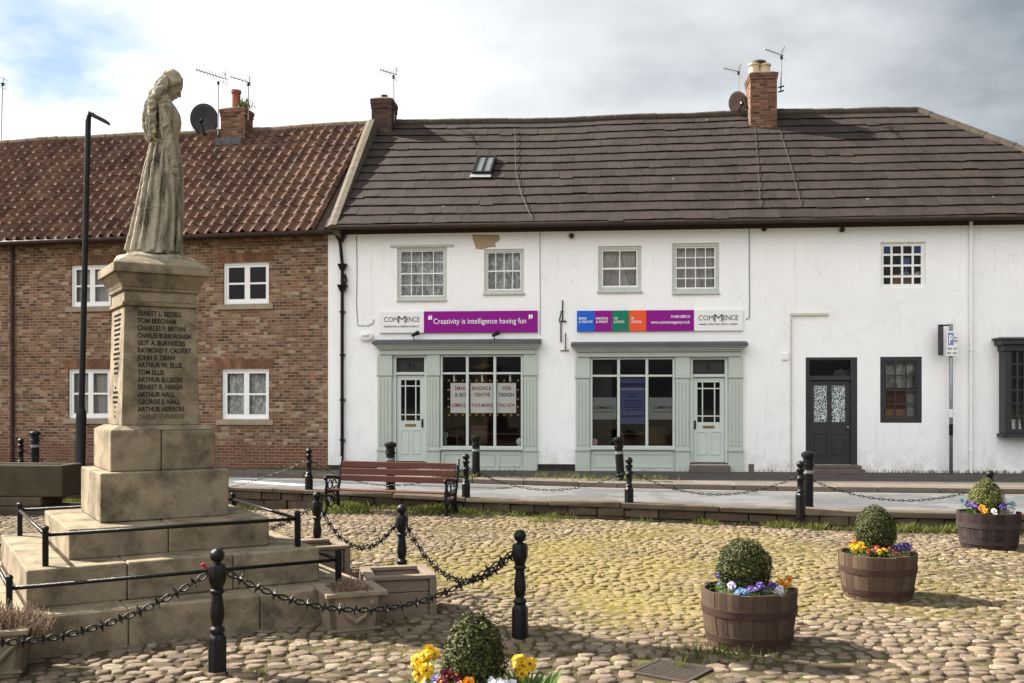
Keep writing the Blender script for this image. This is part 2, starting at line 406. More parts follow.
def cobble_mat():
    m, nt, b = new_mat('river cobble'); g = G(nt); v = g.obj()
    r = g.geo('Random Per Island')
    c = g.ramp(r, [(0, (.080, .060, .045)), (.18, (.205, .156, .108)), (.36, (.138, .102, .076)), (.52, (.25, .197, .14)), (.68, (.105, .081, .064)), (.84, (.190, .133, .098)), (1, (.30, .25, .19))])
    c = g.mix(g.math('MULTIPLY', g.step(g.noise(v, 16, 7, .8), .44, .64), .65), c, (.062, .048, .035))
    c = g.mix(g.math('MULTIPLY', moss_mask(g, v), .80), c, g.mix(g.noise(v, 3.0, 3), (.172, .126, .040), (.235, .192, .076)))
    g.l(c, b.inputs['Base Color']); b.inputs['Roughness'].default_value = .85
    g.bump(b, g.noise(v, 30, 7, .75), .8, .02); return m
M['cobble'] = cobble_mat()
def earth_mat():
    m, nt, b = new_mat('mossy earth'); g = G(nt); v = g.obj()
    c = g.mix(g.noise(v, 4, 6, .7), (.045, .033, .021), (.085, .062, .038))
    c = g.mix(g.math('MULTIPLY', g.step(g.noise(v, 5.5, 5, .7), .52, .62), .6), c, (.10, .115, .03))
    c = g.mix(moss_mask(g, v), c, g.mix(g.noise(v, 7, 3), (.115, .098, .022), (.185, .150, .044)))
    g.l(c, b.inputs['Base Color']); b.inputs['Roughness'].default_value = .98
    g.bump(b, g.noise(v, 60, 5, .7), .8, .02); return m
M['earth'] = earth_mat()

def barrel_mat(name, c1, c2):
    m, nt, b = new_mat(name); g = G(nt); v = g.obj()
    r = g.geo('Random Per Island')
    w = g.noise(g.scale(v, (6, 6, .8)), 6, 5, .7)
    c = g.mix(w, c1, c2); k = g.math('MULTIPLY_ADD', r, .6, .7); c = g.mix(1.0, c, g.comb(k, k, k), 'MULTIPLY')
    c = g.mix(g.math('MULTIPLY', g.step(g.noise(v, 5, 5, .7), .52, .72), .45), c, (.09, .07, .055))
    g.l(c, b.inputs['Base Color']); b.inputs['Roughness'].default_value = .85; g.bump(b, w, .4, .01); return m
M['oak'] = barrel_mat('weathered oak stave', (.105, .070, .049), (.046, .030, .021))
M['oak_dark'] = barrel_mat('dark stained oak stave', (.040, .028, .025), (.026, .019, .018))
M['hoop'] = mat('rusty hoop', (.055, .029, .022), (.036, .022, .018), .7, 9, .2)
M['hoop_dark'] = mat('dark hoop', (.035, .027, .025), (.045, .033, .03), .7, 9, .2)

# ------------------------------------------------------------------ text
def text_mesh(body, size=1., align='CENTER', extrude=.002, spacing=1., char=1., bold=0., shear=0.):
    cu = bpy.data.curves.new('lettering', 'FONT'); cu.body = body; cu.size = size
    cu.align_x = align; cu.extrude = extrude; cu.space_line = spacing; cu.space_character = char; cu.offset = bold; cu.shear = shear
    cu.resolution_u = 3
    o = bpy.data.objects.new('lettering', cu); COL.objects.link(o)
    dg = bpy.context.evaluated_depsgraph_get(); dg.update()
    me = bpy.data.meshes.new_from_object(o.evaluated_get(dg))
    bpy.data.objects.remove(o); bpy.data.curves.remove(cu)
    return me
def lettering(body, m, parent, x0, x1, z, y, height, name='lettering', org=(0,0,0), align='CENTER', **k):
    """text standing in the x-z plane facing -y, fitted into x0..x1 with the cap height given"""
    me = text_mesh(body, 1., align, **k)
    xs = [v.co.x for v in me.vertices]
    if not xs: return
    w = max(xs)-min(xs); sx = (x1-x0)/w; sz = height/.7
    mid = (max(xs)+min(xs))/2
    for v in me.vertices:
        v.co = Vector(((x0+x1)/2 + (v.co.x-mid)*sx - org[0], y - v.co.z - org[1], z + v.co.y*sz - org[2]))
    me.materials.append(m)
    o = bpy.data.objects.new(name, me); COL.objects.link(o); o.parent = parent
    return o

# ------------------------------------------------------------------ camera, light, sky
cam = bpy.data.cameras.new('camera'); co = bpy.data.objects.new('camera', cam); COL.objects.link(co)
co.location = (0, 0, EYE); co.rotation_euler = (R(90), 0, 0)
cam.sensor_width = 36; cam.lens = 35.0; cam.shift_y = (HZ-341.5)/1024; cam.clip_end = 2000
scene.camera = co
AZ, EL = R(22), R(39)
SD = Vector((-math.cos(AZ)*math.cos(EL), math.sin(AZ)*math.cos(EL), math.sin(EL)))
sl = bpy.data.lights.new('sun', 'SUN'); so = bpy.data.objects.new('sun', sl); COL.objects.link(so)
sl.energy = 5.0; sl.angle = R(.55); sl.color = (1, .94, .84)
so.rotation_euler = SD.to_track_quat('Z', 'Y').to_euler(); so.location = (-30, 10, 30)
w = bpy.data.worlds.new('World'); scene.world = w; w.use_nodes = True
g = G(w.node_tree); bg = w.node_tree.nodes['Background']
sky = g.n('ShaderNodeTexSky', sky_type='NISHITA'); sky.sun_disc = False
sky.sun_elevation = EL; sky.sun_rotation = math.atan2(SD.x, SD.y)
sky.air_density = 1.0; sky.dust_density = .6; sky.ozone_density = 1.2
tc = g.n('ShaderNodeTexCoord').outputs['Generated']
dx, dy, dz = g.sep(tc)[:3]
inv = g.math('DIVIDE', 1.0, g.math('ADD', g.math('MAXIMUM', dz, 0.0), .34))
cv = g.comb(g.math('MULTIPLY', dx, inv), g.math('MULTIPLY', dy, inv), 0.0)     # cloud deck seen in perspective
n1 = g.noise(cv, 2.3, 10, .56, .25); n2 = g.noise(cv, 1.9, 9, .55, .2); n3 = g.noise(cv, 1.8, 9, .56, .3)
gap = g.n('ShaderNodeVectorMath', operation='DISTANCE'); g.l(tc, gap.inputs[0]); gap.inputs[1].default_value = (-.41, .86, .31)
gapm = g.math('SUBTRACT', 1.0, g.step(gap.outputs['Value'], .02, .24))
# cover: nearly closed deck, with a torn gap low in the west where blue shows
cover = g.step(g.math('SUBTRACT', g.math('ADD', n1, .17), g.math('MULTIPLY', gapm, .32)), .36, .54)
dark = g.step(g.math('ADD', g.math('ADD', g.math('MULTIPLY', n2, .75), g.math('MULTIPLY', dx, .50)), g.math('MULTIPLY', dz, .35)), .22, .78)
ccol = g.mix(dark, (8.8, 8.8, 8.8), (1.7, 2.0, 2.28))
soft = g.math('MULTIPLY_ADD', g.step(n3, .3, .7), .20, .90); ccol = g.mix(1.0, ccol, g.comb(soft, soft, soft), 'MULTIPLY')
# unseen sky behind: shaped to light the fronts, dark low down for window reflections
left = g.step(dx, -.65, .55)
hi = g.step(dz, .02, .34)
back = g.mix(hi, (1.3, 1.3, 1.3), g.mix(left, (14.6, 14.8, 15.1), (4.2, 4.3, 4.4)))
ccol = g.mix(g.step(g.math('MULTIPLY', dy, -1.0), .08, .50), ccol, back)
blue = g.mix(.75, sky.outputs[0], (3.3, 4.35, 5.6))
skyc = g.mix(cover, blue, ccol)
g.l(skyc, bg.inputs[0]); bg.inputs[1].default_value = .05
scene.view_settings.view_transform = 'Standard'; scene.view_settings.look = 'None'
scene.view_settings.exposure = 1.8; scene.view_settings.gamma = 1; scene.view_settings.use_curve_mapping = False
scene.render.engine = 'CYCLES'

# ------------------------------------------------------------------ ground, road, pavement
def S(t): t = max(0., min(1., t)); return t*t*(3-2*t)
GZ = -.28
def gz(x, y): return GZ - .17*S((-x-2)/4)*S((y-13)/4)
NEAR = [(-60,33.0),(-20,24.1),(-9.5,20.4),(-5.4,18.98),(-3.75,18.4),(-.78,16.9),(1.87,15.9),(4.98,14.75),(6.4,14.5),(9,14.1),(25,12.5),(60,9)]
KERB = [(-60,33.9),(-20,25.25),(-10,23.6),(-6.9,22.8),(-3.95,21.6),(1.72,19.55),(5.4,18.7),(8.9,18.2),(25,16.4),(60,13)]
def pl(P, x):
    for (a, b), (c, d) in zip(P, P[1:]):
        if x <= c: return b + (d-b)*(x-a)/(c-a)
    return P[-1][1]
def strip(name, fa, fb, z, m, x0=-60, x1=60, n=160, skirt=None):
    b = MB()
    for i in range(n+1):
        x = x0+(x1-x0)*i/n
        b.v += [(x, fa(x), z), (x, fb(x), z)]
    for i in range(n): b.f.append((2*i, 2*i+2, 2*i+3, 2*i+1)); b.mi.append(0)
    o = b.build(name, m); tag(o, kind='structure'); return o
far = MB(); far.add([(-400,-200,-.62),(400,-200,-.62),(400,600,-.62),(-400,600,-.62)], [(0,1,2,3)])
tag(far.build('ground', M['far_ground']), kind='structure')
strip('road', lambda x: pl(NEAR, x)+.2, lambda x: pl(KERB, x)+.05, -.07, M['road'])
strip('pavement', lambda x: pl(KERB, x)+.1, lambda x: 40.0, .02, M['pave'])
b = MB()                                    # kerb stones with joints
x = -22.0
while x < 22:
    L = rnd.uniform(.75, 1.1); xa, xb = x+.006, x+L-.006
    for (w0, w1, zt) in ((0.0, .30, .032+rnd.uniform(-.004, .004)),):
        ya, yb = pl(KERB, xa), pl(KERB, xb)
        b.add([(xa,ya+w0,-.12),(xb,yb+w0,-.12),(xb,yb+w1,-.12),(xa,ya+w1,-.12),(xa,ya+w0,zt),(xb,yb+w0,zt),(xb,yb+w1,zt),(xa,ya+w1,zt)],
              [(3,2,1,0),(4,5,6,7),(0,1,5,4),(1,2,6,5),(2,3,7,6),(3,0,4,7)])
    x += L
tag(b.build('kerb', M['kerb'], bevel=.012), kind='structure')
b = MB()                                    # paved margin behind the kerb
x = -22.0
while x < 22:
    L = rnd.uniform(.55, .75); xa, xb = x+.008, x+L-.008
    ya, yb = pl(KERB, xa)+.31, pl(KERB, xb)+.31; d = .62; zt = .030+rnd.uniform(-.003, .003)
    b.add([(xa,ya,-.1),(xb,yb,-.1),(xb,yb+d,-.1),(xa,ya+d,-.1),(xa,ya,zt),(xb,yb,zt),(xb,yb+d,zt),(xa,ya+d,zt)],
          [(3,2,1,0),(4,5,6,7),(0,1,5,4),(1,2,6,5),(2,3,7,6),(3,0,4,7)])
    x += L
tag(b.build('pavement_flags', M['kerb'], bevel=.006), kind='structure')
strip('yellow_line', lambda x: pl(KERB, x)-.22, lambda x: pl(KERB, x)-.12, -.066, M['yellow_line'], -22, 22, 60)
b = MB(); b.add([(-5.9,21.0,-.066),(-4.3,19.9,-.066),(-4.05,20.15,-.066),(-5.7,21.15,-.066)], [(0,1,2,3)])
tag(b.build('white_marking', M['white_line']), kind='structure')
# retaining wall between the cobbles and the road: coursed rough stones and coping
rw = thing('retaining_wall', 'low mossy stone retaining wall between the cobbles and the road', 'wall', (0, pl(NEAR, 0), gz(0, 16)))
ro = (0, pl(NEAR, 0), gz(0, 16))
bw_, bc = MB(), MB()
def slab(B, xa, xb, d0, d1, z0, z1, jit=0.):
    ya, yb = pl(NEAR, xa), pl(NEAR, xb); j = [rnd.uniform(-jit, jit) for _ in range(8)]
    B.add([(xa,ya+d0+j[0],z0),(xb,yb+d0+j[1],z0),(xb,yb+d1,z0),(xa,ya+d1,z0),(xa,ya+d0+j[2],z1+j[4]),(xb,yb+d0+j[3],z1+j[5]),(xb,yb+d1,z1+j[5]),(xa,ya+d1,z1+j[4])],
          [(3,2,1,0),(4,5,6,7),(0,1,5,4),(1,2,6,5),(2,3,7,6),(3,0,4,7)])
x = -21.0
while x < 21:
    L = rnd.uniform(.35, .8); slab(bw_, x+.01, x+L-.01, .05, .24, -.55, -.24+rnd.uniform(-.02,.02), .035); x += L
x = -21.0
while x < 21:
    L = rnd.uniform(.3, .7); slab(bw_, x+.008, x+L-.008, .05, .24, -.23, -.085, .03); x += L
x = -21.0
while x < 21:
    L = rnd.uniform(.8, 1.5); slab(bc, x+.006, x+L-.006, 0, .34, -.085, 0, .022); x += L
bw_.build('stonework', M['wall_stone'], rw, ro, bevel=.018); bc.build('coping', M['coping'], rw, ro, bevel=.016)
b = MB()
for i in range(121):
    x = -21+42*i/120; b.v += [(x, pl(NEAR, x)+.11, -.6), (x, pl(NEAR, x)+.11, -.09)]
for i in range(120): b.f.append((2*i, 2*i+2, 2*i+3, 2*i+1)); b.mi.append(0)
b.build('mortar_bed', M['earth'], rw, ro)

# cobbled square: earth sheet + individual domed stones in one ground mesh
b = MB(); nx, ny = 200, 120
for j in range(ny+1):
    for i in range(nx+1):
        x = -24+48*i/nx; y0 = -8; y = y0+(pl(NEAR, x)+.14-y0)*j/ny
        b.v.append((x, y, gz(x, y)-.005+.006*noise.noise((x*2.1, y*2.1, 0))))
for j in range(ny):
    for i in range(nx):
        a = j*(nx+1)+i; b.f.append((a, a+1, a+nx+2, a+nx+1)); b.mi.append(0)
tag(b.build('mossy_earth', M['earth'], smooth=True), kind='structure')
b = MB(); y = 3.6; row = 0
GR = (.90, 1.38, 6.86, 7.31)
while y < 18.5:
    dep = rnd.uniform(.088, .118)*(1+.16*S((8.6-y)/1.6))
    x = -1.05*y*.62-1.2; xe = y*.60+1.5
    while x < xe:
        wd = rnd.choice((rnd.uniform(.075, .12), rnd.uniform(.10, .155), rnd.uniform(.12, .185)))*(1+.16*S((8.6-y)/1.6))
        cx, cy = x+wd/2, y+rnd.uniform(-.035, .035)+.07*noise.noise((x*.9, y*.9, 3.))+.05*noise.noise((x*3.1, y*3.1, 9.))
        x += wd
        if cy > pl(NEAR, cx)-.06: continue
        if GR[0]-.08 < cx < GR[1]+.08 and GR[2]-.06 < cy < GR[3]+.06: continue
        if rnd.random() < .05: continue
        ra, rb = wd*.495*rnd.uniform(.86, 1.04), dep*.53*rnd.uniform(.76, 1.15); rot = rnd.uniform(-.45, .45); h = rnd.choice((rnd.uniform(.0, .008), rnd.uniform(.004, .015)))+.003*S((8.6-y)/1.6)
        base = gz(cx, cy) + .008*math.sin(cx*2.1)*math.cos(cy*1.7); tx, ty = rnd.uniform(-.05,.05), rnd.uniform(-.06,.06)
        seg = 10 if y < 10 else 8; p = rnd.uniform(2.0, 3.0); js = [rnd.uniform(.74, 1.10) for _ in range(seg)]
        vs = []; fs = []
        rings = ((1., -.03), (.96, h*.20), (.86, h*.78), (.58, h*1.0))
        for (q, zz) in rings:
            for k in range(seg):
                t = 2*math.pi*k/seg; c_, s_ = math.cos(t), math.sin(t)
                rr = (abs(c_)**p+abs(s_)**p)**(-1/p)*q*js[k]
                lx, ly = ra*rr*c_, rb*rr*s_
                vs.append((cx+lx*math.cos(rot)-ly*math.sin(rot), cy+lx*math.sin(rot)+ly*math.cos(rot), base+zz+tx*lx+ty*ly))
        for i in range(len(rings)-1):
            for k in range(seg):
                k2 = (k+1) % seg; fs.append((i*seg+k, i*seg+k2, (i+1)*seg+k2, (i+1)*seg+k))
        fs.append(tuple((len(rings)-1)*seg+k for k in range(seg)))
        b.add(vs, fs)
    y += dep; row += 1
tag(b.build('cobbles', M['cobble'], smooth=True), kind='structure')

# grass and moss (uncountable)
def blade(B, x, y, z, h, wd, r):
    a = r.uniform(0, 6.283); l = r.uniform(.1, .7)*h; c_, s_ = math.cos(a), math.sin(a)
    px_, py_ = -s_*wd/2, c_*wd/2
    B.add([(x-px_, y-py_, z), (x+px_, y+py_, z), (x+c_*l*.35+px_*.7, y+s_*l*.35+py_*.7, z+h*.6), (x+c_*l, y+s_*l, z+h)], [(0,1,2), (0,2,3)])
b = MB()
for i in range(17000):                      # along the foot of the retaining wall
    x = rnd.uniform(-11, 12); d = abs(rnd.gauss(0, .11))
    k = noise.noise((x*1.1, 3.3, 0))*1.2 + noise.noise((x*4.1, 1.3, 0))*.7 + .22 + (.35 if -3.6 < x < -.2 else 0) + (.4 if 4.6 < x < 7.2 else 0)
    if rnd.random() > k: continue
    y = pl(NEAR, x)-.02-d
    blade(b, x, y, gz(x, y)-.01, rnd.uniform(.02, .09)*(1+max(0, k)*.9), .0065, rnd)
for (px_, yy, n, sp, hh) in ((547, 15.75, 120, .14, .13), (434, 16.9, 300, .22, .16), (345, 17.3, 500, .30, .17), (480, 16.45, 160, .2, .12), (258, 7.0, 70, .05, .07), (560, 6.95, 26, .07, .05), (735, 7.45, 150, .13, .09), (700, 7.6, 160, .16, .10), (765, 7.4, 70, .1, .06), (682, 7.2, 18, .04, .12), (866, 7.3, 24, .06, .05), (60, 12.6, 200, .3, .13), (20, 12.9, 300, .5, .14), (930, 12.0, 50, .15, .06)):
    for i in range(n):
        x = (px_-512)*yy/FPX+rnd.gauss(0, sp); y = yy+rnd.gauss(0, sp*.6)
        blade(b, x, y, gz(x, y)-.012, rnd.uniform(.4, 1.)*hh, .008, rnd)
tag(b.build('grass', M['grass']), kind='stuff')
b = MB()
for i in range(210000):                      # low moss and dry tufts in the joints of the cobbles
    y = rnd.uniform(4.4, 17.0); x = rnd.uniform(-.56*y-.5, .56*y+.6)
    k = noise.noise((x*.33+4.1, y*.28, 1.7))*1.1 + noise.noise((x*1.3, y*1.1, 7.7))*.55 + .42 - .55*S((8.2-y)/1.8) - .30*S((x-3.5)/4)
    if y > pl(NEAR, x)-.05 or rnd.random() > k*.75: continue
    blade(b, x, y, gz(x, y)-.012, rnd.uniform(.012, .034), rnd.uniform(.006, .014), rnd)
tag(b.build('moss_tufts', M['dry_grass']), kind='stuff')
b = MB()
FS = Frame((0, 0), R(-5)); 
_X = (328-512)/FPX; _Y = 23.075/(1+.0875*_X); FS.o = (_X*_Y, _Y)
_X2 = (748-512)/FPX; _Y2 = 23.075/(1+.0875*_X2)
FC = Frame((_X2*_Y2, _Y2), R(-5))
FB = Frame((FS.o[0]-.02, FS.o[1]+.05), R(-11))
for i in range(6500):                       # weeds along the pavement edge and house foot
    if rnd.random() < .55:
        x = rnd.uniform(-.5, 18); off = -.03-abs(rnd.gauss(0, .05)); X, Y, _ = FS.world(x, off, 0); k = noise.noise((x*.7, 9.1, 2))+.25+(.25 if x > 13 else 0)
    else:
        x = rnd.uniform(-9, 0); off = -.05-abs(rnd.gauss(0, .12)); X, Y, _ = FB.world(x, off, 0); k = noise.noise((x*.7, 5.1, 2))+.35
    if rnd.random() > k: continue
    blade(b, X, Y, .015, rnd.uniform(.03, .11), .014, rnd)
for (px_, yy, n, sp) in ((452, 20.4, 260, .22), (600, 20.0, 120, .3), (645, 20.2, 90, .25), (560, 20.6, 160, .6)):
    for i in range(n):
        x = (px_-512)*yy/FPX+rnd.gauss(0, sp); y = max(yy+rnd.gauss(0, .1), pl(KERB, x)+.1); blade(b, x, y, .02, rnd.uniform(.04, .16), .014, rnd)
tag(b.build('weeds', M['grass']), kind='stuff')
#PART2
# ------------------------------------------------------------------ houses
def wall_mesh(B, x0, x1, z0, z1, holes, th=.26):
    """front wall in the y=0 plane with real openings and reveals"""
    xs = sorted(set([x0, x1]+[h[0] for h in holes]+[h[1] for h in holes])); zs = sorted(set([z0, z1]+[h[2] for h in holes]+[h[3] for h in holes]))
    # keep cells small enough to look fine under bump
    def inh(x, z): return any(h[0] < x < h[1] and h[2] < z < h[3] for h in holes)
    for a, c in zip(xs, xs[1:]):
        for d, e in zip(zs, zs[1:]):
            if inh((a+c)/2, (d+e)/2): continue
            B.add([(a,0,d),(c,0,d),(c,0,e),(a,0,e)], [(0,1,2,3)])
    for (a, c, d, e) in holes:
        B.add([(a,0,d),(a,th,d),(a,th,e),(a,0,e)], [(0,3,2,1)][:0] or [(0,1,2,3)])
        B.add([(c,0,d),(c,th,d),(c,th,e),(c,0,e)], [(3,2,1,0)])
        B.add([(a,0,e),(c,0,e),(c,th,e),(a,th,e)], [(3,2,1,0)])
        B.add([(a,0,d),(c,0,d),(c,th,d),(a,th,d)], [(0,1,2,3)])

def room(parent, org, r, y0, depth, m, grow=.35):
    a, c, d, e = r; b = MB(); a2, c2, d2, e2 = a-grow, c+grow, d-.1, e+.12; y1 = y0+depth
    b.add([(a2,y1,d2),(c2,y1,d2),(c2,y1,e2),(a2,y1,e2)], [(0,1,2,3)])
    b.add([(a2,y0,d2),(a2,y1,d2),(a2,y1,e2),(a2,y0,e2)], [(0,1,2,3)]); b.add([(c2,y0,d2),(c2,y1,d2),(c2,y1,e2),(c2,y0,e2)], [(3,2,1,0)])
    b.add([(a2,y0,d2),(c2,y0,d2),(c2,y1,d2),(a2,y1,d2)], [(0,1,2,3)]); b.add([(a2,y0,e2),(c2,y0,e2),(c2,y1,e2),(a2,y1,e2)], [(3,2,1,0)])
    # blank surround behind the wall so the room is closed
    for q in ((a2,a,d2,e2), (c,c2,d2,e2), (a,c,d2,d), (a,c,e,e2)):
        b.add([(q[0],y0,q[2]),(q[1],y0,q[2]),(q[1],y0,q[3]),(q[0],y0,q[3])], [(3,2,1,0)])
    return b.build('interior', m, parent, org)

def drape(r, y, amp, folds, gap=None):
    """hanging cloth with folds; gap leaves a parted triangle in the middle towards the bottom"""
    b = MB(); a, c, d, e = r; nx, nz = 90, 8; ph = rnd.uniform(0, 6)
    for j in range(nz+1):
        for i in range(nx+1):
            u = i/nx; t = j/nz; x = a+(c-a)*u
            if gap:
                side = -1 if u < .5 else 1; k = gap*(1-t)**1.3
                x = x + side*k*(c-a)*(1-abs(u-.5)*2)
            b.v.append((x, y+amp*math.sin(u*folds*6.283+ph+.6*math.sin(u*17))*(1.1-.5*t), d+(e-d)*t))
    for j in range(nz):
        for i in range(nx):
            if gap and i == nx//2 and True: continue
            q = j*(nx+1)+i; b.f.append((q, q+1, q+nx+2, q+nx+1)); b.mi.append(0)
    return b

def window(fr, root, holes, r, cols, rows, fw, fm, sm, rec=.03, bw=.022, mid=True, curtain=None, sill=None, head=None, org=(0,0,0), depth=.9, name='window', roomm=None, split=None, glassm='glass', hole=True):
    """outer frame > sash bars, pane, curtain, room behind; rows over the two sashes"""
    a, c, d, e = r
    if hole: holes.append((a+.004, c-.004, d+.004, e-.004))
    f = MB(); y0, y1 = rec, rec+.085
    f.box(a, a+fw, y0, y1, d, e); f.box(c-fw, c, y0, y1, d, e); f.box(a+fw, c-fw, y0, y1, e-fw, e); f.box(a+fw, c-fw, y0, y1, d, d+fw)
    W = f.build(name, fm, root, org, bevel=.006)
    if head:
        h = MB(); h.box(a-head[0], c+head[0], -.03, .02, e+.002, e+head[1]); h.build('drip_board', fm, W, org, bevel=.006)
    if sill:
        s = MB(); s.box(a-sill[0], c+sill[0], -sill[2], .10, d-sill[1], d-.002); s.build('sill', sill[3], W, org, bevel=.008)
    s = MB(); ia, ic, id_, ie = a+fw, c-fw, d+fw, e-fw; yb0, yb1 = y0+.022, y0+.058
    rl = bw*1.25
    s.box(ia, ia+rl, yb0, yb1, id_, ie); s.box(ic-rl, ic, yb0, yb1, id_, ie); s.box(ia+rl, ic-rl, yb0, yb1, ie-rl, ie); s.box(ia+rl, ic-rl, yb0, yb1, id_, id_+rl*1.3)
    for k in range(1, cols):
        x = ia+(ic-ia)*k/cols; hw = bw/2 if not (split and k in split) else bw*1.5
        s.box(x-hw, x+hw, yb0+.003, yb1-.003, id_+rl, ie-rl)
    for k in range(1, rows):
        z = id_+(ie-id_)*k/rows; hw = bw*.85 if (mid and k*2 == rows) else bw/2
        s.box(ia+rl, ic-rl, yb0+(-.012 if mid and k*2 == rows else .005), yb1-.005, z-hw, z+hw)
    s.build('sash', sm, W, org)
    p = MB(); yp = (yb0+yb1)/2; p.add([(ia,yp,id_),(ic,yp,id_),(ic,yp,ie),(ia,yp,ie)], [(0,1,2,3)]); p.build('pane', M[glassm], W, org)
    if curtain:
        kind, amp, folds, gap, m = curtain
        drape((ia-.02, ic+.02, id_-.02 if kind == 'full' else id_, ie+.02), y1+.09, amp, folds, gap).build('curtain', m, W, org, smooth=True)
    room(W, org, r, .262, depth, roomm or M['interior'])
    return W

def panelled_door(root, name, r, y, m, org=(0,0,0), glaz=None, panes=True):
    pass

# ---------------- the white shop house
SH = thing('shop_house', 'white painted brick terrace house with two sage green shopfronts under a brown tiled roof', 'house', FS.world(0, 0, 0), FS.a)
CH = thing('terrace_cottage', 'white end house with a charcoal front door and a hipped brown roof', 'house', FC.world(0, 0, 0), FC.a)
seam = FC.at(748, 300)[0]                   # 0 in cottage coordinates
XS = FS.at(748, 300)[0]
EZ = FS.at(600, 227)[1]                     # top of wall
sh_holes, ch_holes = [], []
def wins():
    gf, sm_ = M['grey_frame'], M['white_paint']
    window(FS, SH, sh_holes, FS.rect(397, 247, 447, 299.5), 4, 4, .07, gf, sm_, bw=.017, curtain=('full', .012, 9, None, M['net']), sill=(.0, .05, .05, gf), head=(.16, .055))
    window(FS, SH, sh_holes, FS.rect(484, 248.5, 524, 293), 4, 2, .07, gf, sm_, bw=.017, curtain=('full', .012, 8, None, M['net']), sill=(.02, .05, .05, gf))
    window(FS, SH, sh_holes, FS.rect(598, 245.5, 641.5, 291), 2, 2, .085, gf, sm_, curtain=('full', .03, 9, .32, M['drape']), sill=(.02, .05, .05, gf), bw=.024)
    window(FS, SH, sh_holes, FS.rect(672, 242.5, 719.5, 292.5), 4, 4, .085, gf, sm_, curtain=('half', .03, 9, .18, M['drape']), sill=(.0, .05, .05, gf), bw=.02)
wins()

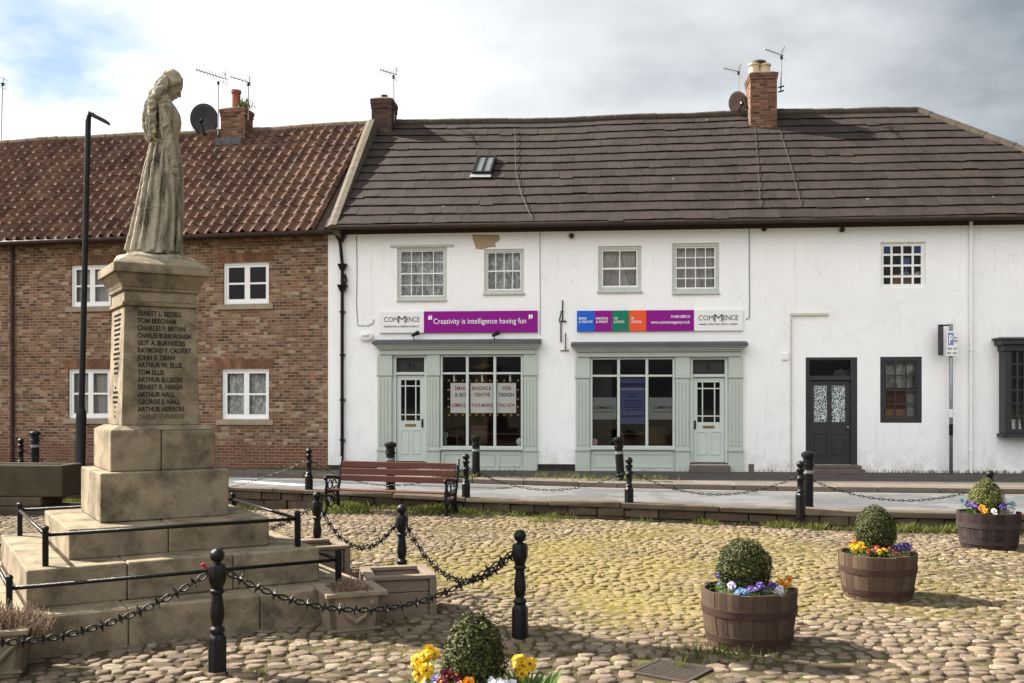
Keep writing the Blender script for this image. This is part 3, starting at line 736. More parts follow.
def shopfront(fr, root, holes, X, zt, zlead, door_on_left, doornum, wide):
    """sage timber shopfront: cornice, pilasters, stall riser, shop window and glazed door"""
    sg, sd = M['sage'], M['sage_door']
    (xl, xr, pil, win, door) = X            # pixel columns
    px = lambda p: fr.at(p, 400)[0]
    pz = lambda p, q=560: fr.at(q, p)[1]
    q = (xl+xr)/2
    zl0, zl1, zc0, zf0 = pz(zlead+4.2, q), pz(zlead-1, q), pz(zlead+8.5, q), pz(zlead+14.5, q)
    b = MB(); b.box(px(xl), px(xr), -.34, 0, zl0+.002, zl0+.05)
    n = 26
    for i in range(n):                      # dressed lead edge, slightly uneven
        x0_, x1_ = px(xl)+(px(xr)-px(xl))*i/n, px(xl)+(px(xr)-px(xl))*(i+1)/n
        b.add([(x0_,-.345,zl0-.012),(x1_,-.345,zl0-.012),(x1_,-.335,zl0+.052+rnd.uniform(0,.012)),(x0_,-.335,zl0+.052+rnd.uniform(0,.012)),(x0_,0,zl0+.12),(x1_,0,zl0+.12)], [(0,1,2,3),(3,2,5,4)])
    b.build('lead_flashing', M['lead'], root)
    b = MB(); a, c = px(xl)+.03, px(xr)-.03
    b.box(a, c, -.31, 0, zc0+.06, zl0); b.box(a+.04, c-.04, -.26, 0, zc0+.02, zc0+.058); b.box(a+.07, c-.07, -.21, 0, zc0-.02, zc0+.018)
    b.box(a+.10, c-.10, -.14, 0, zf0, zc0-.022)
    b.build('cornice', sg, root, bevel=.012)
    zcap, zcap0, zb = pz(zlead+35.5, q), pz(zlead+33, q), pz(451, q)
    for (p0, p1) in pil:                    # fluted pilasters on plinth blocks
        a, c = px(p0), px(p1); b = MB()
        b.box(a, c, -.10, 0, .02, zb); b.box(a-.015, c+.015, -.125, 0, zb, zb+.035)
        b.box(a+.01, c-.01, -.08, 0, zb+.036, zcap-.001); b.box(a-.01, c+.01, -.115, 0, zcap, zcap+.045)
        b.box(a, c, -.10, 0, zcap+.046, zf0-.002)
        wdt = c-a-.02
        for k in range(4):
            x0_ = a+.01+wdt*(k+.5)/4; b.box(x0_-wdt*.075, x0_+wdt*.075, -.096, -.0801, zb+.12, zcap-.07)
        b.build('pilaster', sg, root, bevel=.006)
    # stall riser
    a, c = px(win[0]), px(win[1]); zs = pz(448.5, q)
    b = MB(); b.box(a, c, -.05, 0, .02, zs-.03); midx = px(win[2])
    for (u, v) in ((a+.05, midx-.04), (midx+.04, c-.05)):
        for (k0, k1, k2, k3) in ((u, v, zs-.14, zs-.10), (u, v, .10, .15), (u, u+.04, .1501, zs-.1401), (v-.04, v, .1501, zs-.1401)): b.box(k0, k1, -.066, -.0501, k2, k3)
    b.box(a+.001, c-.001, -.085, -.0502, .022, .07)
    b.build('stall_riser', sg, root, bevel=.004)
    b = MB(); b.box(a-.01, c+.01, -.12, .02, zs-.028, zs+.012); SW_s = b
    # window
    zt0 = pz(zlead+15.5, q); r = (a, c, zs+.014, zt0); holes.append(r)
    f = MB(); fw = .05; z_tr = pz(zlead+33.2, q)
    ms = [px(m) for m in win[3]]
    f.box(a, a+fw, -.06, .04, zs+.014, zt0); f.box(c-fw, c, -.06, .04, zs+.014, zt0); f.box(a+fw, c-fw, -.06, .04, zt0-.03, zt0); f.box(a+fw, c-fw, -.06, .04, zs+.014, zs+.06)
    for m_ in ms: f.box(m_-.032, m_+.032, -.062, .03, zs+.0601, zt0-.031)
    xs = [a+fw]+[v for m_ in ms for v in (m_-.0321, m_+.0321)]+[c-fw]
    for k in range(0, len(xs), 2): f.box(xs[k]+.0005, xs[k+1]-.0005, -.058, .028, z_tr-.024, z_tr+.024)
    W = f.build('shop_window', sd, root, bevel=.008)
    SW_s.build('sill', sd, W, bevel=.008)
    p = MB(); p.add([(a+fw,0,zs+.05),(c-fw,0,zs+.05),(c-fw,0,zt0-.02),(a+fw,0,zt0-.02)], [(0,1,2,3)]); p.build('pane', M['glass'], W)
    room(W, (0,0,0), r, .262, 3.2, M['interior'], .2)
    # door
    a, c = px(door[0]), px(door[1]); zd1 = pz(zlead+35, q); zd0 = pz(door[2], q)
    holes.append((a, c, zd0-.04, zt0))
    b = MB(); fr_ = .07
    b.box(a, a+fr_, -.02, .10, zd0, zt0); b.box(c-fr_, c, -.02, .10, zd0, zt0); b.box(a+fr_, c-fr_, -.02, .10, zt0-.04, zt0); b.box(a+fr_, c-fr_, -.03, .10, zd1+.01, zd1+.075)
    FL = b.build('door_frame', sd, root, bevel=.008)
    p = MB(); p.add([(a+fr_,.04,zd1+.07),(c-fr_,.04,zd1+.07),(c-fr_,.04,zt0-.03),(a+fr_,.04,zt0-.03)], [(0,1,2,3)]); p.build('fanlight_pane', M['glass'], FL)
    p = MB(); p.box(a+fr_, c-fr_, .16, .18, zd1+.0, zt0+.05); p.build('fanlight_blind', M['interior_grey'], FL)
    if doornum: lettering(doornum, M['black_print'], FL, (a+c)/2-.055*len(doornum), (a+c)/2+.055*len(doornum), (zd1+.07+zt0-.04)/2-.08, .152, .17, name='house_number', extrude=.003)
    d0, d1 = a+fr_+.004, c-fr_-.004; H = zd1-zd0; dm = MB()
    gx0, gx1 = d0+.10, d1-.10; gz0, gz1 = zd0+H*.475, zd1-.11
    yd0, yd1 = .035, .08
    dm.box(d0, gx0, yd0, yd1, zd0+.01, zd1); dm.box(gx1, d1, yd0, yd1, zd0+.01, zd1); dm.box(gx0, gx1, yd0, yd1, gz1, zd1); dm.box(gx0, gx1, yd0, yd1, zd0+.01, gz0)
    mw = (gx1-gx0)*.23; mh = .14
    for x_ in (gx0+mw, gx1-mw): dm.box(x_-.014, x_+.014, yd0+.005, yd1-.005, gz0, gz1)
    for z_ in (gz0+mh, gz1-mh):
        for (u, v) in ((gx0, gx0+mw-.0145), (gx0+mw+.0145, gx1-mw-.0145), (gx1-mw+.0145, gx1)): dm.box(u, v, yd0+.006, yd1-.006, z_-.014, z_+.014)
    mx = (d0+d1)/2
    for (u, v) in ((d0+.09, mx-.04), (mx+.04, d1-.09)):    # raised bolection round the lower panels
        t, l = gz0-.20, zd0+.18
        for (k0, k1, k2, k3) in ((u, v, t-.025, t), (u, v, l, l+.025), (u, u+.025, l+.0251, t-.0251), (v-.025, v, l+.0251, t-.0251)): dm.box(k0, k1, yd0-.014, yd0-.0001, k2, k3)
    D = dm.build('shop_door', sd, root, bevel=.004)
    p = MB(); p.add([(gx0,.06,gz0),(gx1,.06,gz0),(gx1,.06,gz1),(gx0,.06,gz1)], [(0,1,2,3)]); p.build('pane', M['glass'], D)
    b = MB(); b.box(mx-.13, mx+.13, yd0-.012, yd0-.0002, gz0-.135, gz0-.075); b.box(mx-.10, mx+.10, yd0-.018, yd0-.0122, gz0-.122, gz0-.09); b.build('letterbox', M['brass'], D, bevel=.003)
    hx = d0+.045 if not door_on_left else d1-.045
    b = MB(); b.box(hx-.022, hx+.022, yd0-.01, yd0-.0003, gz0-.16, gz0+.04); b.tube([(hx, yd0-.01, gz0-.04), (hx, yd0-.05, gz0-.04)], .011, 8); b.ell((hx, yd0-.055, gz0-.04), (.022,.018,.022), 10, 6); b.build('handle', M['iron'], D)
    room(FL, (0,0,0), (a, c, zd0, zt0), .262, 1.4, M['interior'], .1)
    return W, r

PX1 = (375, 541.5, ((378, 393), (427.5, 440.5), (523.5, 537.5)), (440.8, 523.2, 497, (467.6, 495)), (393.4, 427.2, 462))
W1, RW1 = shopfront(FS, SH, sh_holes, PX1, 0, 340.2, True, '4a', 0)
PX2 = (571.5, 746, ((575.5, 590), (675, 689.5), (728, 742.5)), (590.3, 674.7, 620, (618.6, 646.8)), (689.8, 727.8, 462.5))
W2, RW2 = shopfront(FS, SH, sh_holes, PX2, 0, 342.6, False, '4', 0)

# steps below the shop doors
def steps(fr, root, p0, p1, tops, name='door_step'):
    a, c = fr.at(p0, 470)[0], fr.at(p1, 470)[0]
    for i, (zt, dd) in enumerate(tops):
        b = MB(); z0 = .015 if i == len(tops)-1 else tops[i+1][0]+.001
        b.box(a-.02*i, c+.02*i, -dd, .2 if i == 0 else 0.0, z0, zt); b.build(name, M['step_stone'], root, bevel=.015)
steps(FS, SH, 689.9, 727.7, ((FS.at(700, 462.6)[1]-.002, .0), (.17, .36)))
steps(FS, SH, 393.5, 427.1, ((FS.at(410, 462.1)[1]-.002, .0),))

# shop window contents (things standing or hanging inside)
def inside(fr, px0, py0, px1, py1, y): return fr.rect(px0, py0, px1, py1, y)
P1 = thing('window_poster', 'white three piece poster with dark red headings and fairy bulbs in the left shop window', 'poster', FS.world(RW1[0]+.9, .045, RW1[2]), FS.a)
po = (RW1[0]+.9, .045, RW1[2])
for (u, v) in ((450.5, 466), (470.5, 493.0), (497, 516)):
    r = inside(FS, u, 383, v, 413, .045); b = MB(); b.box(r[0], r[1], .045, .051, r[2], r[3]); b.build('sheet', M['paper'], P1, po)
for (body, u, v, z, h, m) in (('EMAIL', 455, 466, 390, .085, 'red_print'), ('& SEO', 455, 466, 396.5, .085, 'black_print'), ('BRANDING &', 472, 491, 390, .085, 'red_print'), ('CREATIVE', 474, 490, 396.5, .085, 'black_print'), ('WEB', 502, 511, 390, .085, 'red_print'), ('DESIGN', 499, 514, 396.5, .085, 'black_print'),
        ('COMMENCE', 451.5, 465.5, 407, .085, 'red_print'), ('YOUR MARKE', 471.5, 492.5, 407, .085, 'red_print'), ('TING NOW', 498, 515, 407, .085, 'red_print')):
    a, z0 = FS.at(u, z, .045); c, _ = FS.at(v, z, .045)
    lettering(body, M[m], P1, a, c, z0, .042, h, org=po, bold=.012)
b = MB()
for k in range(11):
    for (yy) in (380.5, 415): 
        x, z = FS.at(449+k*6.9, yy, .035); b.ell((x, .035, z), (.028,.02,.028), 8, 5)
for yy in (390, 399, 407):
    for xx in (448.5, 518): x, z = FS.at(xx, yy, .035); b.ell((x, .035, z), (.028,.02,.028), 8, 5)
b.build('bulb_string', mat('amber festoon bulb', (.55, .28, .045), None, .3), P1, po)
b = MB()
for xx in (454, 482, 510): x, z = FS.at(xx, 377.5, .05); b.box(x-.02, x+.02, .05, .06, z-.10, z+.07)
b.build('hanger', M['white_paint'], P1, po)
# frosted bands and blue poster in the right shop window
for (u, v, tx, side) in ((592, 616.5, (594, 614), 'left'), (649, 673, (653, 672), 'right')):
    r = inside(FS, u, 397.5, v, 419.5, .03)
    b = MB(); b.box(r[0], r[1], .03, .033, r[2], r[3]); t = b.own('window_film', M['frost'], FS)
    tag(t, 'grey frosted band with dark lettering on the %s pane of the right shop window' % side, 'window film')
    a, z0 = FS.at(tx[0], 409, .03); c, _ = FS.at(tx[1], 409, .03)
    oc = ((r[0]+r[1])/2, .0315, r[2])
    lettering('COMMENCE', M['black_print'], t, a, c, z0, .026, .07, org=oc, bold=.008)
    b = MB(); b.box(a, c, .027, .0295, z0-.075, z0-.06); b.build('rule', M['black_print'], t, oc)
r = inside(FS, 620.5, 374.5, 644.8, 424, .05)
bo = ((r[0]+r[1])/2, .055, r[2]); BP = thing('window_poster', 'tall blue poster behind the middle pane of the right shop window', 'poster', FS.world(*bo), FS.a)
b = MB(); b.box(r[0], r[1], .05, .06, r[2], r[3]); b.build('sheet', M['poster_blue'], BP, bo)
for (yt, yb, m) in ((383, 387, 'poster_navy'), (388.2, 390, 'frost'), (415.3, 417, 'poster_navy')):
    q = inside(FS, 620.5, yt, 644.8, yb, .047); b = MB(); b.box(r[0]+.002, r[1]-.002, .045, .0495, q[2], q[3]); b.build('band', M[m], BP, bo)
b = MB()
for (yt, w_) in ((394, .6), (396.5, .4), (401, .75), (404, .7), (407, .72), (410, .5)):
    z = FS.at(632, yt, .05)[1]; L = (r[1]-r[0])*w_/2; b.box(bo[0]-L, bo[0]+L, .046, .0496, z-.012, z+.012)
b.build('text_rules', M['poster_navy'], BP, bo)
# inside furnishings glimpsed through the glass
def item(fr, bld, name, label, cat, m, group=None, **k):
    b = MB(); bld(b); o = b.own(name, m, fr, **k); tag(o, label, cat, group); return o
xa = lambda p, y=1.0: FS.at(p, 430, y)[0]
def desk(b, p0, p1, y0, zt, d=.7):
    a, c = xa(p0, y0), xa(p1, y0); b.box(a, c, y0, y0+d, zt-.04, zt)
    for x_ in (a+.02, c-.08):
        for yy in (y0+.02, y0+d-.08): b.box(x_, x_+.06, yy, yy+.06, .12, zt-.041)
    b.box(a+.1, c-.1, y0+d-.05, y0+d-.03, .4, zt-.0412)
item(FS, lambda b: desk(b, 621, 690, 1.1, .86), 'desk', 'brown desk seen through the right shop window', 'desk', M['interior_item'])
item(FS, lambda b: desk(b, 455, 528, 1.3, .84), 'desk', 'brown desk in the gloom of the left shop window', 'desk', M['interior_item'])
def chairb(b, p, y):
    x = xa(p, y); b.box(x-.22, x+.22, y-.22, y+.22, .50, .57); b.box(x-.2, x+.2, y+.2, y+.24, .60, 1.02); b.tube([(x, y, .1), (x, y, .5)], .03, 8)
    for k in range(5): t = k*1.2566; b.tube([(x, y, .17), (x+.26*math.cos(t), y+.26*math.sin(t), .14)], .02, 6)
item(FS, lambda b: chairb(b, 657, .8), 'office_chair', 'office chair beside the desk in the right shop window', 'chair', M['interior_item'])
item(FS, lambda b: chairb(b, 478, .9), 'office_chair', 'office chair beside the desk in the left shop window', 'chair', M['interior_item'])
item(FS, lambda b: b.box(xa(575, .9), xa(612, .9), .9, .96, .1, 2.5), 'partition', 'pale upright partition behind the left pane of the right shop window', 'partition', M['interior_grey'])
def globe(b, px_, py_, rr, y=.2):
    x, z = FS.at(px_, py_, y); zs = RW1[2]+.035
    b.ell((x, y, z), (rr, rr, rr), 14, 10); b.tube([(x, y, z-rr-.0), (x, y, zs)], rr*.35, 8); b.tube([(x, y, zs+.02), (x, y, zs-.01)], rr*.7, 12)
item(FS, lambda b: globe(b, 594, 442.5, .10), 'globe_lamp', 'pale pink globe on the sill of the right shop window', 'ornament', M['pale_pink'], smooth=True)
item(FS, lambda b: globe(b, 519.5, 441.5, .085), 'globe_lamp', 'white globe in the right corner of the left shop window', 'ornament', M['paper'], smooth=True)
def vase(b):
    x, z = FS.at(445, 440, .18); zs = RW1[2]+.03
    b.lathe([(.03, 0), (.055, .06), (.05, .14), (.025, .19), (.03, .22)], 12, (x, .18, zs))
    for k in range(9): t = k*.7; b.ell((x+.05*math.cos(t), .18+.04*math.sin(t), zs+.26+.05*math.sin(k*2.1)), (.03,.03,.035), 7, 5)
item(FS, vase, 'vase', 'small pale vase of flowers in the left corner of the left shop window', 'vase', M['frost'], smooth=True)

# signs on the wall
def sign(fr, px0, py0, px1, py1, name, label, y=-.06):
    r = fr.rect(px0, py0, px1, py1, y); o = ((r[0]+r[1])/2, y, r[2]); t = thing(name, label, 'sign', fr.world(*o), fr.a)
    return r, o, t
def panel(fr, t, o, px0, px1, r, m, name='panel', y=-.06):
    a, c = fr.at(px0, 320, y)[0], fr.at(px1, 320, y)[0]; b = MB(); b.box(a, c, y, -.004, r[2], r[3]); return b.build(name, M[m], t, o, bevel=.004)
def logo(fr, t, o, p0, p1, pz_, y=-.064, under=True):
    """wide capitals, the second M drawn larger and slanting through the word"""
    z = lambda q: fr.at((p0+p1)/2, q, y)[1]; X = lambda q: fr.at(q, 320, y)[0]; W = p1-p0; h = .115
    lettering('COM', M['black_print'], t, X(p0), X(p0+W*.38), z(pz_), y, h, org=o, bold=-.004)
    lettering('M', M['black_print'], t, X(p0+W*.40), X(p0+W*.61), z(pz_)-.03, y-.001, h*1.5, org=o, bold=-.004)
    lettering('ENCE', M['black_print'], t, X(p0+W*.63), X(p1), z(pz_), y, h, org=o, bold=-.002)
r, o, t = sign(FS, 379.5, 310.5, 537.5, 333, 'shop_sign', 'white and purple sign with a white quotation above the left shopfront')
panel(FS, t, o, 379.5, 423.8, r, 'sign_white'); panel(FS, t, o, 424, 537.5, r, 'purple')
logo(FS, t, o, 384, 419.5, 321.8)
X = lambda q: FS.at(q, 320, -.064)[0]; Z = lambda q, p=450: FS.at(p, q, -.064)[1]
lettering('MARKETING & DESIGN AGENCY', M['black_print'], t, X(384), X(419), Z(327), -.064, .042, org=o)
lettering('Creativity is intelligence having fun', M['white_print'], t, X(433.5), X(526), Z(323.6, 480), -.064, .125, org=o)
lettering('\u201c', M['white_print'], t, X(428), X(432.2), Z(320.6, 430)-.11, -.064, .22, org=o, bold=.04)
lettering('\u201d', M['white_print'], t, X(528.5), X(532.7), Z(319.6, 530)-.11, -.064, .22, org=o, bold=.04)
r, o, t = sign(FS, 577, 309.5, 743, 331.5, 'shop_sign', 'long sign of blue, purple, green and orange squares above the right shopfront')
for (u, v, m) in ((577, 594.5, 'blue'), (594.6, 611.8, 'purple'), (611.9, 629, 'green'), (629.1, 646.4, 'orange'), (646.5, 694, 'purple'), (694.1, 743, 'sign_white')): panel(FS, t, o, u, v, r, m)
for (u, v, a1, a2) in ((579, 592.5, 'BRAND', '& CREATIVE'), (596, 608, 'MARKETING', '& PRINT'), (614, 624.5, 'WEB', '& DIGITAL'), (631.5, 642, 'PR', '& SOCIAL')):
    w1 = (v-u)*min(1, len(a1)/9.)
    lettering(a1, M['white_print'], t, X(u), X(u+w1), Z(319.6, u), -.064, .055, org=o, bold=.012); lettering(a2, M['white_print'], t, X(u), X(v), Z(323, u), -.064, .055, org=o, bold=.012)
lettering('01480 888121', M['white_print'], t, X(671), X(690), Z(317.8, 680), -.064, .06, org=o, bold=.01)
lettering('www.commenceagency.co.uk', M['white_print'], t, X(651), X(690), Z(323.5, 670), -.064, .07, org=o, bold=.008)
logo(FS, t, o, 698.5, 738, 320.2)
b = MB(); zz = Z(324, 718)
b.box(X(699), X(706.5), -.066, -.0601, zz-.012, zz+.006); b.box(X(730), X(737.5), -.066, -.0601, zz-.012, zz+.006); b.build('rule', M['black_print'], t, o)
lettering('MARKETING AGENCY', M['black_print'], t, X(708), X(729), zz-.02, -.064, .036, org=o)

# two black spotlights above the left cornice
for (px_, nm) in ((415, 'left'), (495.5, 'right')):
    x, z = FS.at(px_, 334.5, -.2); b = MB()
    zb = FS.at(px_, 341, -.2)[1]-.05
    b.tube([(x-.03, -.15, zb), (x-.03, -.17, z-.02), (x, -.2, z)], .012, 7); b.tube([(x-.07, -.22, z-.03), (x+.07, -.13, z+.05)], [.03, .055], 10); b.box(x-.06, x, -.19, -.13, zb, zb+.015)
    tag(b.own('spotlight', M['iron'], FS), 'small black spotlight on the left shop cornice, %s of the two' % nm, 'lamp')
# alarm box, bracket, pipe stubs
b = MB(); r = FS.rect(359, 331.5, 373, 341, -.07); xm = (r[0]+r[1])/2
b.lathe([(.165, 0), (.165, .075), (.12, .10)], 28); b.v = [(xm+p[0], -.004-p[2], (r[2]+r[3])/2+p[1]*.66) for p in b.v]; b.f = [tuple(reversed(f)) for f in b.f]
t = b.own('alarm_box', M['sign_white'], FS, autosm=40); tag(t, 'small white oval alarm box left of the quotation sign', 'alarm box')
oc = (xm, -.055, min(p[2] for p in b.v))
lettering('ALARM', M['black_print'], t, xm-.09, xm+.09, (r[2]+r[3])/2-.02, -.106, .05, org=oc)
b = MB(); x, z = FS.at(562.5, 320.5, -.02); z1 = FS.at(563, 300.5)[1]
b.box(x-.010, x+.016, -.04, 0, z, z1); b.box(x-.08, x+.09, -.05, 0, z-.03, z-.005); b.tube([(x-.07, -.04, z), (x-.02, -.07, z+.22)], .016, 6)
tag(b.own('sign_bracket', M['iron'], FS), 'dark iron hanging sign bracket on the wall between the two shop signs', 'bracket')
b = MB(); x0_, zA = FS.at(561, 323); zB = FS.at(561, 342)[1]; b.tube([(x0_, -.03, zA), (x0_, -.03, zB)], .02, 6); x1_ = FS.at(565.5, 330)[0]; zC = FS.at(565, 333)[1]; zD = FS.at(565, 351)[1]; b.tube([(x1_, -.03, zC), (x1_, -.03, zD)], .014, 6); b.box(x1_-.12, x1_+.08, -.03, 0, zD, zD+.02)
tag(b.own('pipe_stub', M['kerb'], FS), 'pale painted pipe stubs under the hanging sign bracket', 'pipe')
# thin cables on the wall
def cable(fr, pts, name, label, m='grey_metal', rr=.009, y=-.012):
    b = MB(); b.tube([(fr.at(p, q, y)[0], y, fr.at(p, q, y)[1]) for (p, q) in pts], rr, 5); tag(b.own(name, M[m], fr), label, 'cable'); return b
cable(FS, [(356.5, 236), (357, 270), (356.5, 305), (357.5, 321), (357.6, 325.5), (368, 325.8), (373, 323.5), (374, 319)], 'cable', 'grey cable running down the white wall left of the lace windows')
cable(FS, [(540, 232), (540, 270), (540.3, 305), (540.2, 335)], 'cable', 'thin grey cable down the white wall at the end of the quotation sign', rr=.007)
cable(FS, [(342, 233.5), (400, 232.5), (470, 231.3), (560, 229.6), (650, 228.4), (747, 227)], 'cable', 'dark cable clipped under the eaves of the shop house', 'iron', .009)
cable(FC, [(749.5, 227), (830, 225.8), (930, 224.4), (1020, 223)], 'cable', 'dark cable clipped under the eaves of the end house', 'iron', .009)
cable(FC, [(749.2, 228), (749.2, 260), (749.6, 300), (749.3, 318), (746, 319.3)], 'cable', 'grey cable down the joint between the two white houses', rr=.012)
for (px_, py_, fr, lab) in ((571.5, 236, FS, 'small dark overflow pipe end under the eaves between the upper windows'), (764, 229, FC, 'small dark vent under the eaves left of the end house door'), (842, 229.8, FC, 'small dark vent under the eaves above the charcoal door')):
    x, z = fr.at(px_, py_, -.05); b = MB(); b.tube([(x, 0, z), (x, -.08, z)], .05, 12); b.tube([(x, -.081, z), (x, -.09, z)], .06, 12); tag(b.own('wall_vent', M['gutter'], fr), lab, 'vent')

# wall, plinth, patch, rainwater pipe of the shop house
b = MB(); wall_mesh(b, 0, XS, 0, EZ, sh_holes); b.add([(0,0,0),(0,7.5,0),(0,7.5,EZ),(0,0,EZ)], [(3,2,1,0)][:1]); b.add([(0,7.5,0),(XS,7.5,0),(XS,7.5,EZ),(0,7.5,EZ)], [(3,2,1,0)])
b.build('wall', M['white'], SH)
b = MB(); r0 = FS.at(538, 470)[0]; r1 = FS.at(575, 470)[0]; b.box(r0, r1, -.012, 0, .01, .17); b.build('plinth', M['plinth_black'], SH)
b = MB(); b.box(.0, FS.at(377, 470)[0], -.012, 0, .01, .12); b.build('plinth', M['plinth_black'], SH)
b = MB(); pts = [(472, 234.5), (499, 235), (500, 240), (495, 243.5), (496, 247), (489, 247.3), (483, 249.5), (476, 249), (474.5, 244), (473, 240)]
n = len(pts); P = [FS.at(*p) for p in pts]
b.v = [(p[0], .0, p[1]) for p in P]+[(p[0], -.006, p[1]) for p in P]; b.f = [tuple(n+i for i in range(n))]+[(i, (i+1)%n, n+(i+1)%n, n+i) for i in range(n)]; b.mi = [0]*len(b.f)
b.build('bare_patch', M['render_patch'], SH)
b = MB(); x = lambda p: FS.at(p, 300)[0]; z = lambda q: FS.at(342, q)[1]
b.tube([(x(339.5), -.12, z(231)), (x(340.5), -.12, z(240)), (x(341.5), -.10, z(245)), (x(343.2), -.08, z(266)), (x(343), -.08, z(340)), (x(343), -.08, .02)], .04, 10)
for (q, s_) in ((238, 1.0), (267, .8), (288, .9)):
    c_ = FS.at(341.8 if q == 238 else 343.5, q)
    b.frustum(c_[0], -.09, c_[1]-.11*s_, c_[1]+.07*s_, .05, .13*s_, .04, .085)
b.tube([(x(345.5), -.08, z(275)), (x(347), -.09, z(281)), (x(344), -.08, z(287))], .035, 8)
for q in (312, 355, 400, 440): b.box(x(343)-.06, x(343)+.06, -.09, 0, z(q)-.02, z(q)+.02)
b.build('downpipe', M['iron'], SH, autosm=40)
b = MB(); b.box(-.05, XS, -.30, -.001, EZ+.02, EZ+.05); b.box(-.02, XS, -.02, -.0005, EZ-.09, EZ+.02); b.build('eaves_board', M['gutter'], SH)

# ---------------- end cottage facade
EZC = EZ
wz = M['white_paint']
WC = window(FC, CH, ch_holes, FC.rect(880.5, 241.5, 926, 288.5), 4, 4, .03, wz, wz, rec=.05, bw=.045, mid=False)
# things on the upper cottage sill
for (i, j) in ((0, 0), (3, 0)):
    a, c, d, e = FC.rect(880.5, 241.5, 926, 288.5); wq = (c-a-.06)/4; hq = (e-d-.06)/4
    b = MB(); x0_ = a+.03+i*wq; b.box(x0_+.03, x0_+wq-.03, .10, .106, e-.03-hq+.03, e-.05); b.build('coloured_pane', M['cloud_blue'], WC)
r = FC.rect(902.5, 257.5, 910, 264.5, .2); b = MB(); b.box(r[0], r[1], .2, .22, r[2], r[3]); b.box((r[0]+r[1])/2-.02, (r[0]+r[1])/2+.02, .2, .22, r[2]-.5, r[2]); tag(b.own('glass_ornament', mat('blue grey glass', (.10, .15, .34), None, .3), FC), 'blue glass ornament in the small paned upper window', 'ornament')
r = FC.rect(893, 274, 914, 292, .22); b = MB(); b.box(r[0], r[1], .22, .55, r[2], r[3]); b.box(r[0]-.01, r[1]+.01, .21, .56, r[3]-.06, r[3]); tag(b.own('cardboard_box', M['cardboard'], FC), 'brown cardboard box on the sill of the small paned window', 'box')
r = FC.rect(900, 268, 920, 277, .3); b = MB(); 
for k in range(5): b.ell((r[0]+(r[1]-r[0])*(k+.5)/5, .36, r[2]+.03+.03*math.sin(k*2)), (.09,.12,.07), 10, 6)
tag(b.own('cloth_bundle', M['paper'], FC, smooth=True), 'white cloth bundle on top of the cardboard box in the upper window', 'cloth')
ck = M['charcoal']
WL = window(FC, CH, ch_holes, FC.rect(880, 356.5, 922, 423), 3, 4, .10, ck, ck, rec=.0, bw=.03, mid=True, depth=.6)
r = FC.rect(884, 361, 919, 388, .16); b = MB(); b.box(r[0], r[1], .16, .17, r[2], r[3]); t = b.own('print_display', M['pictures'], FC); tag(t, 'pale framed prints hung in the top of the charcoal ground floor window', 'picture')
r = FC.rect(906, 390, 919, 419, .15); b = MB(); b.box(r[0], r[1], .15, .16, r[2], r[3]); t = b.own('print_display', M['frost'], FC); tag(t, 'pale sheet standing at the right of the charcoal ground floor window', 'picture')
r = FC.rect(884, 391, 905, 411, .19); b = MB(); b.box(r[0], r[1], .19, .2, r[2], r[3]); t = b.own('print_display', mat('red brown pictures', (.20, .06, .035), (.09, .045, .035), .6, 9), FC); tag(t, 'red brown picture in the charcoal ground floor window', 'picture')
r = FC.rect(884, 409, 905, 420, .17); b = MB(); b.box(r[0], r[1], .17, .2, r[2], r[3]); t = b.own('print_display', mat('orange picture', (.38, .15, .06), (.20, .14, .09), .6, 5), FC); tag(t, 'orange picture at the foot of the charcoal ground floor window', 'picture')
# charcoal door with two glazed panels
a, c, d, e = FC.rect(805.5, 357, 857.5, 464.5); ch_holes.append((a+.004, c-.004, d, e-.004))
b = MB(); f_ = .09; ztr = FC.at(830, 378)[1]
b.box(a, a+f_, .0, .12, d, e); b.box(c-f_-.06, c, .0, .12, d, e); b.box(a+f_, c-f_-.06, .0, .12, e-.07, e); b.box(a+f_, c-f_-.06, -.01, .12, ztr-.05, ztr+.05)
DF = b.build('door_frame', ck, CH, bevel=.006)
p = MB(); p.add([(a+f_,.07,ztr+.04),(c-f_,.07,ztr+.04),(c-f_,.07,e-.06),(a+f_,.07,e-.06)], [(0,1,2,3)]); p.build('fanlight_pane', M['glass'], DF)
d0, d1 = a+f_+.004, c-f_-.064; zt = ztr-.054; b = MB(); y0, y1 = .05, .10
gx = ((d0+.10, (d0+d1)/2-.05), ((d0+d1)/2+.05, d1-.10)); g0, g1 = FC.at(830, 422)[1], FC.at(830, 385)[1]
b.box(d0, gx[0][0], y0, y1, d+.01, zt); b.box(gx[0][1], gx[1][0], y0, y1, d+.01, zt); b.box(gx[1][1], d1, y0, y1, d+.01, zt)
for (u, v) in gx:
    b.box(u, v, y0, y1, g1, zt); b.box(u, v, y0, y1, d+.01, g0)
    t_, l_ = g0-.24, d+.22
    for (k0, k1, k2, k3) in ((u, v, t_-.03, t_), (u, v, l_, l_+.03), (u, u+.03, l_+.0301, t_-.0301), (v-.03, v, l_+.0301, t_-.0301)): b.box(k0, k1, y0-.016, y0-.0001, k2, k3)
D = b.build('front_door', ck, CH, bevel=.004)
for (u, v) in gx:
    p = MB(); p.add([(u,.08,g0),(v,.08,g0),(v,.08,g1),(u,.08,g1)], [(0,1,2,3)]); p.build('patterned_pane', M['film'], D)
b = MB(); b.tube([(d1-.06, y0, g0-.12), (d1-.06, y0-.05, g0-.12)], .012, 8); b.ell((d1-.06, y0-.06, g0-.12), (.028,.025,.028), 10, 7); b.build('door_knob', M['grey_metal'], D, smooth=True)
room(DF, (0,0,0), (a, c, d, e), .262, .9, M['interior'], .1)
r = FC.rect(836, 368, 853, 376, .2); b = MB()
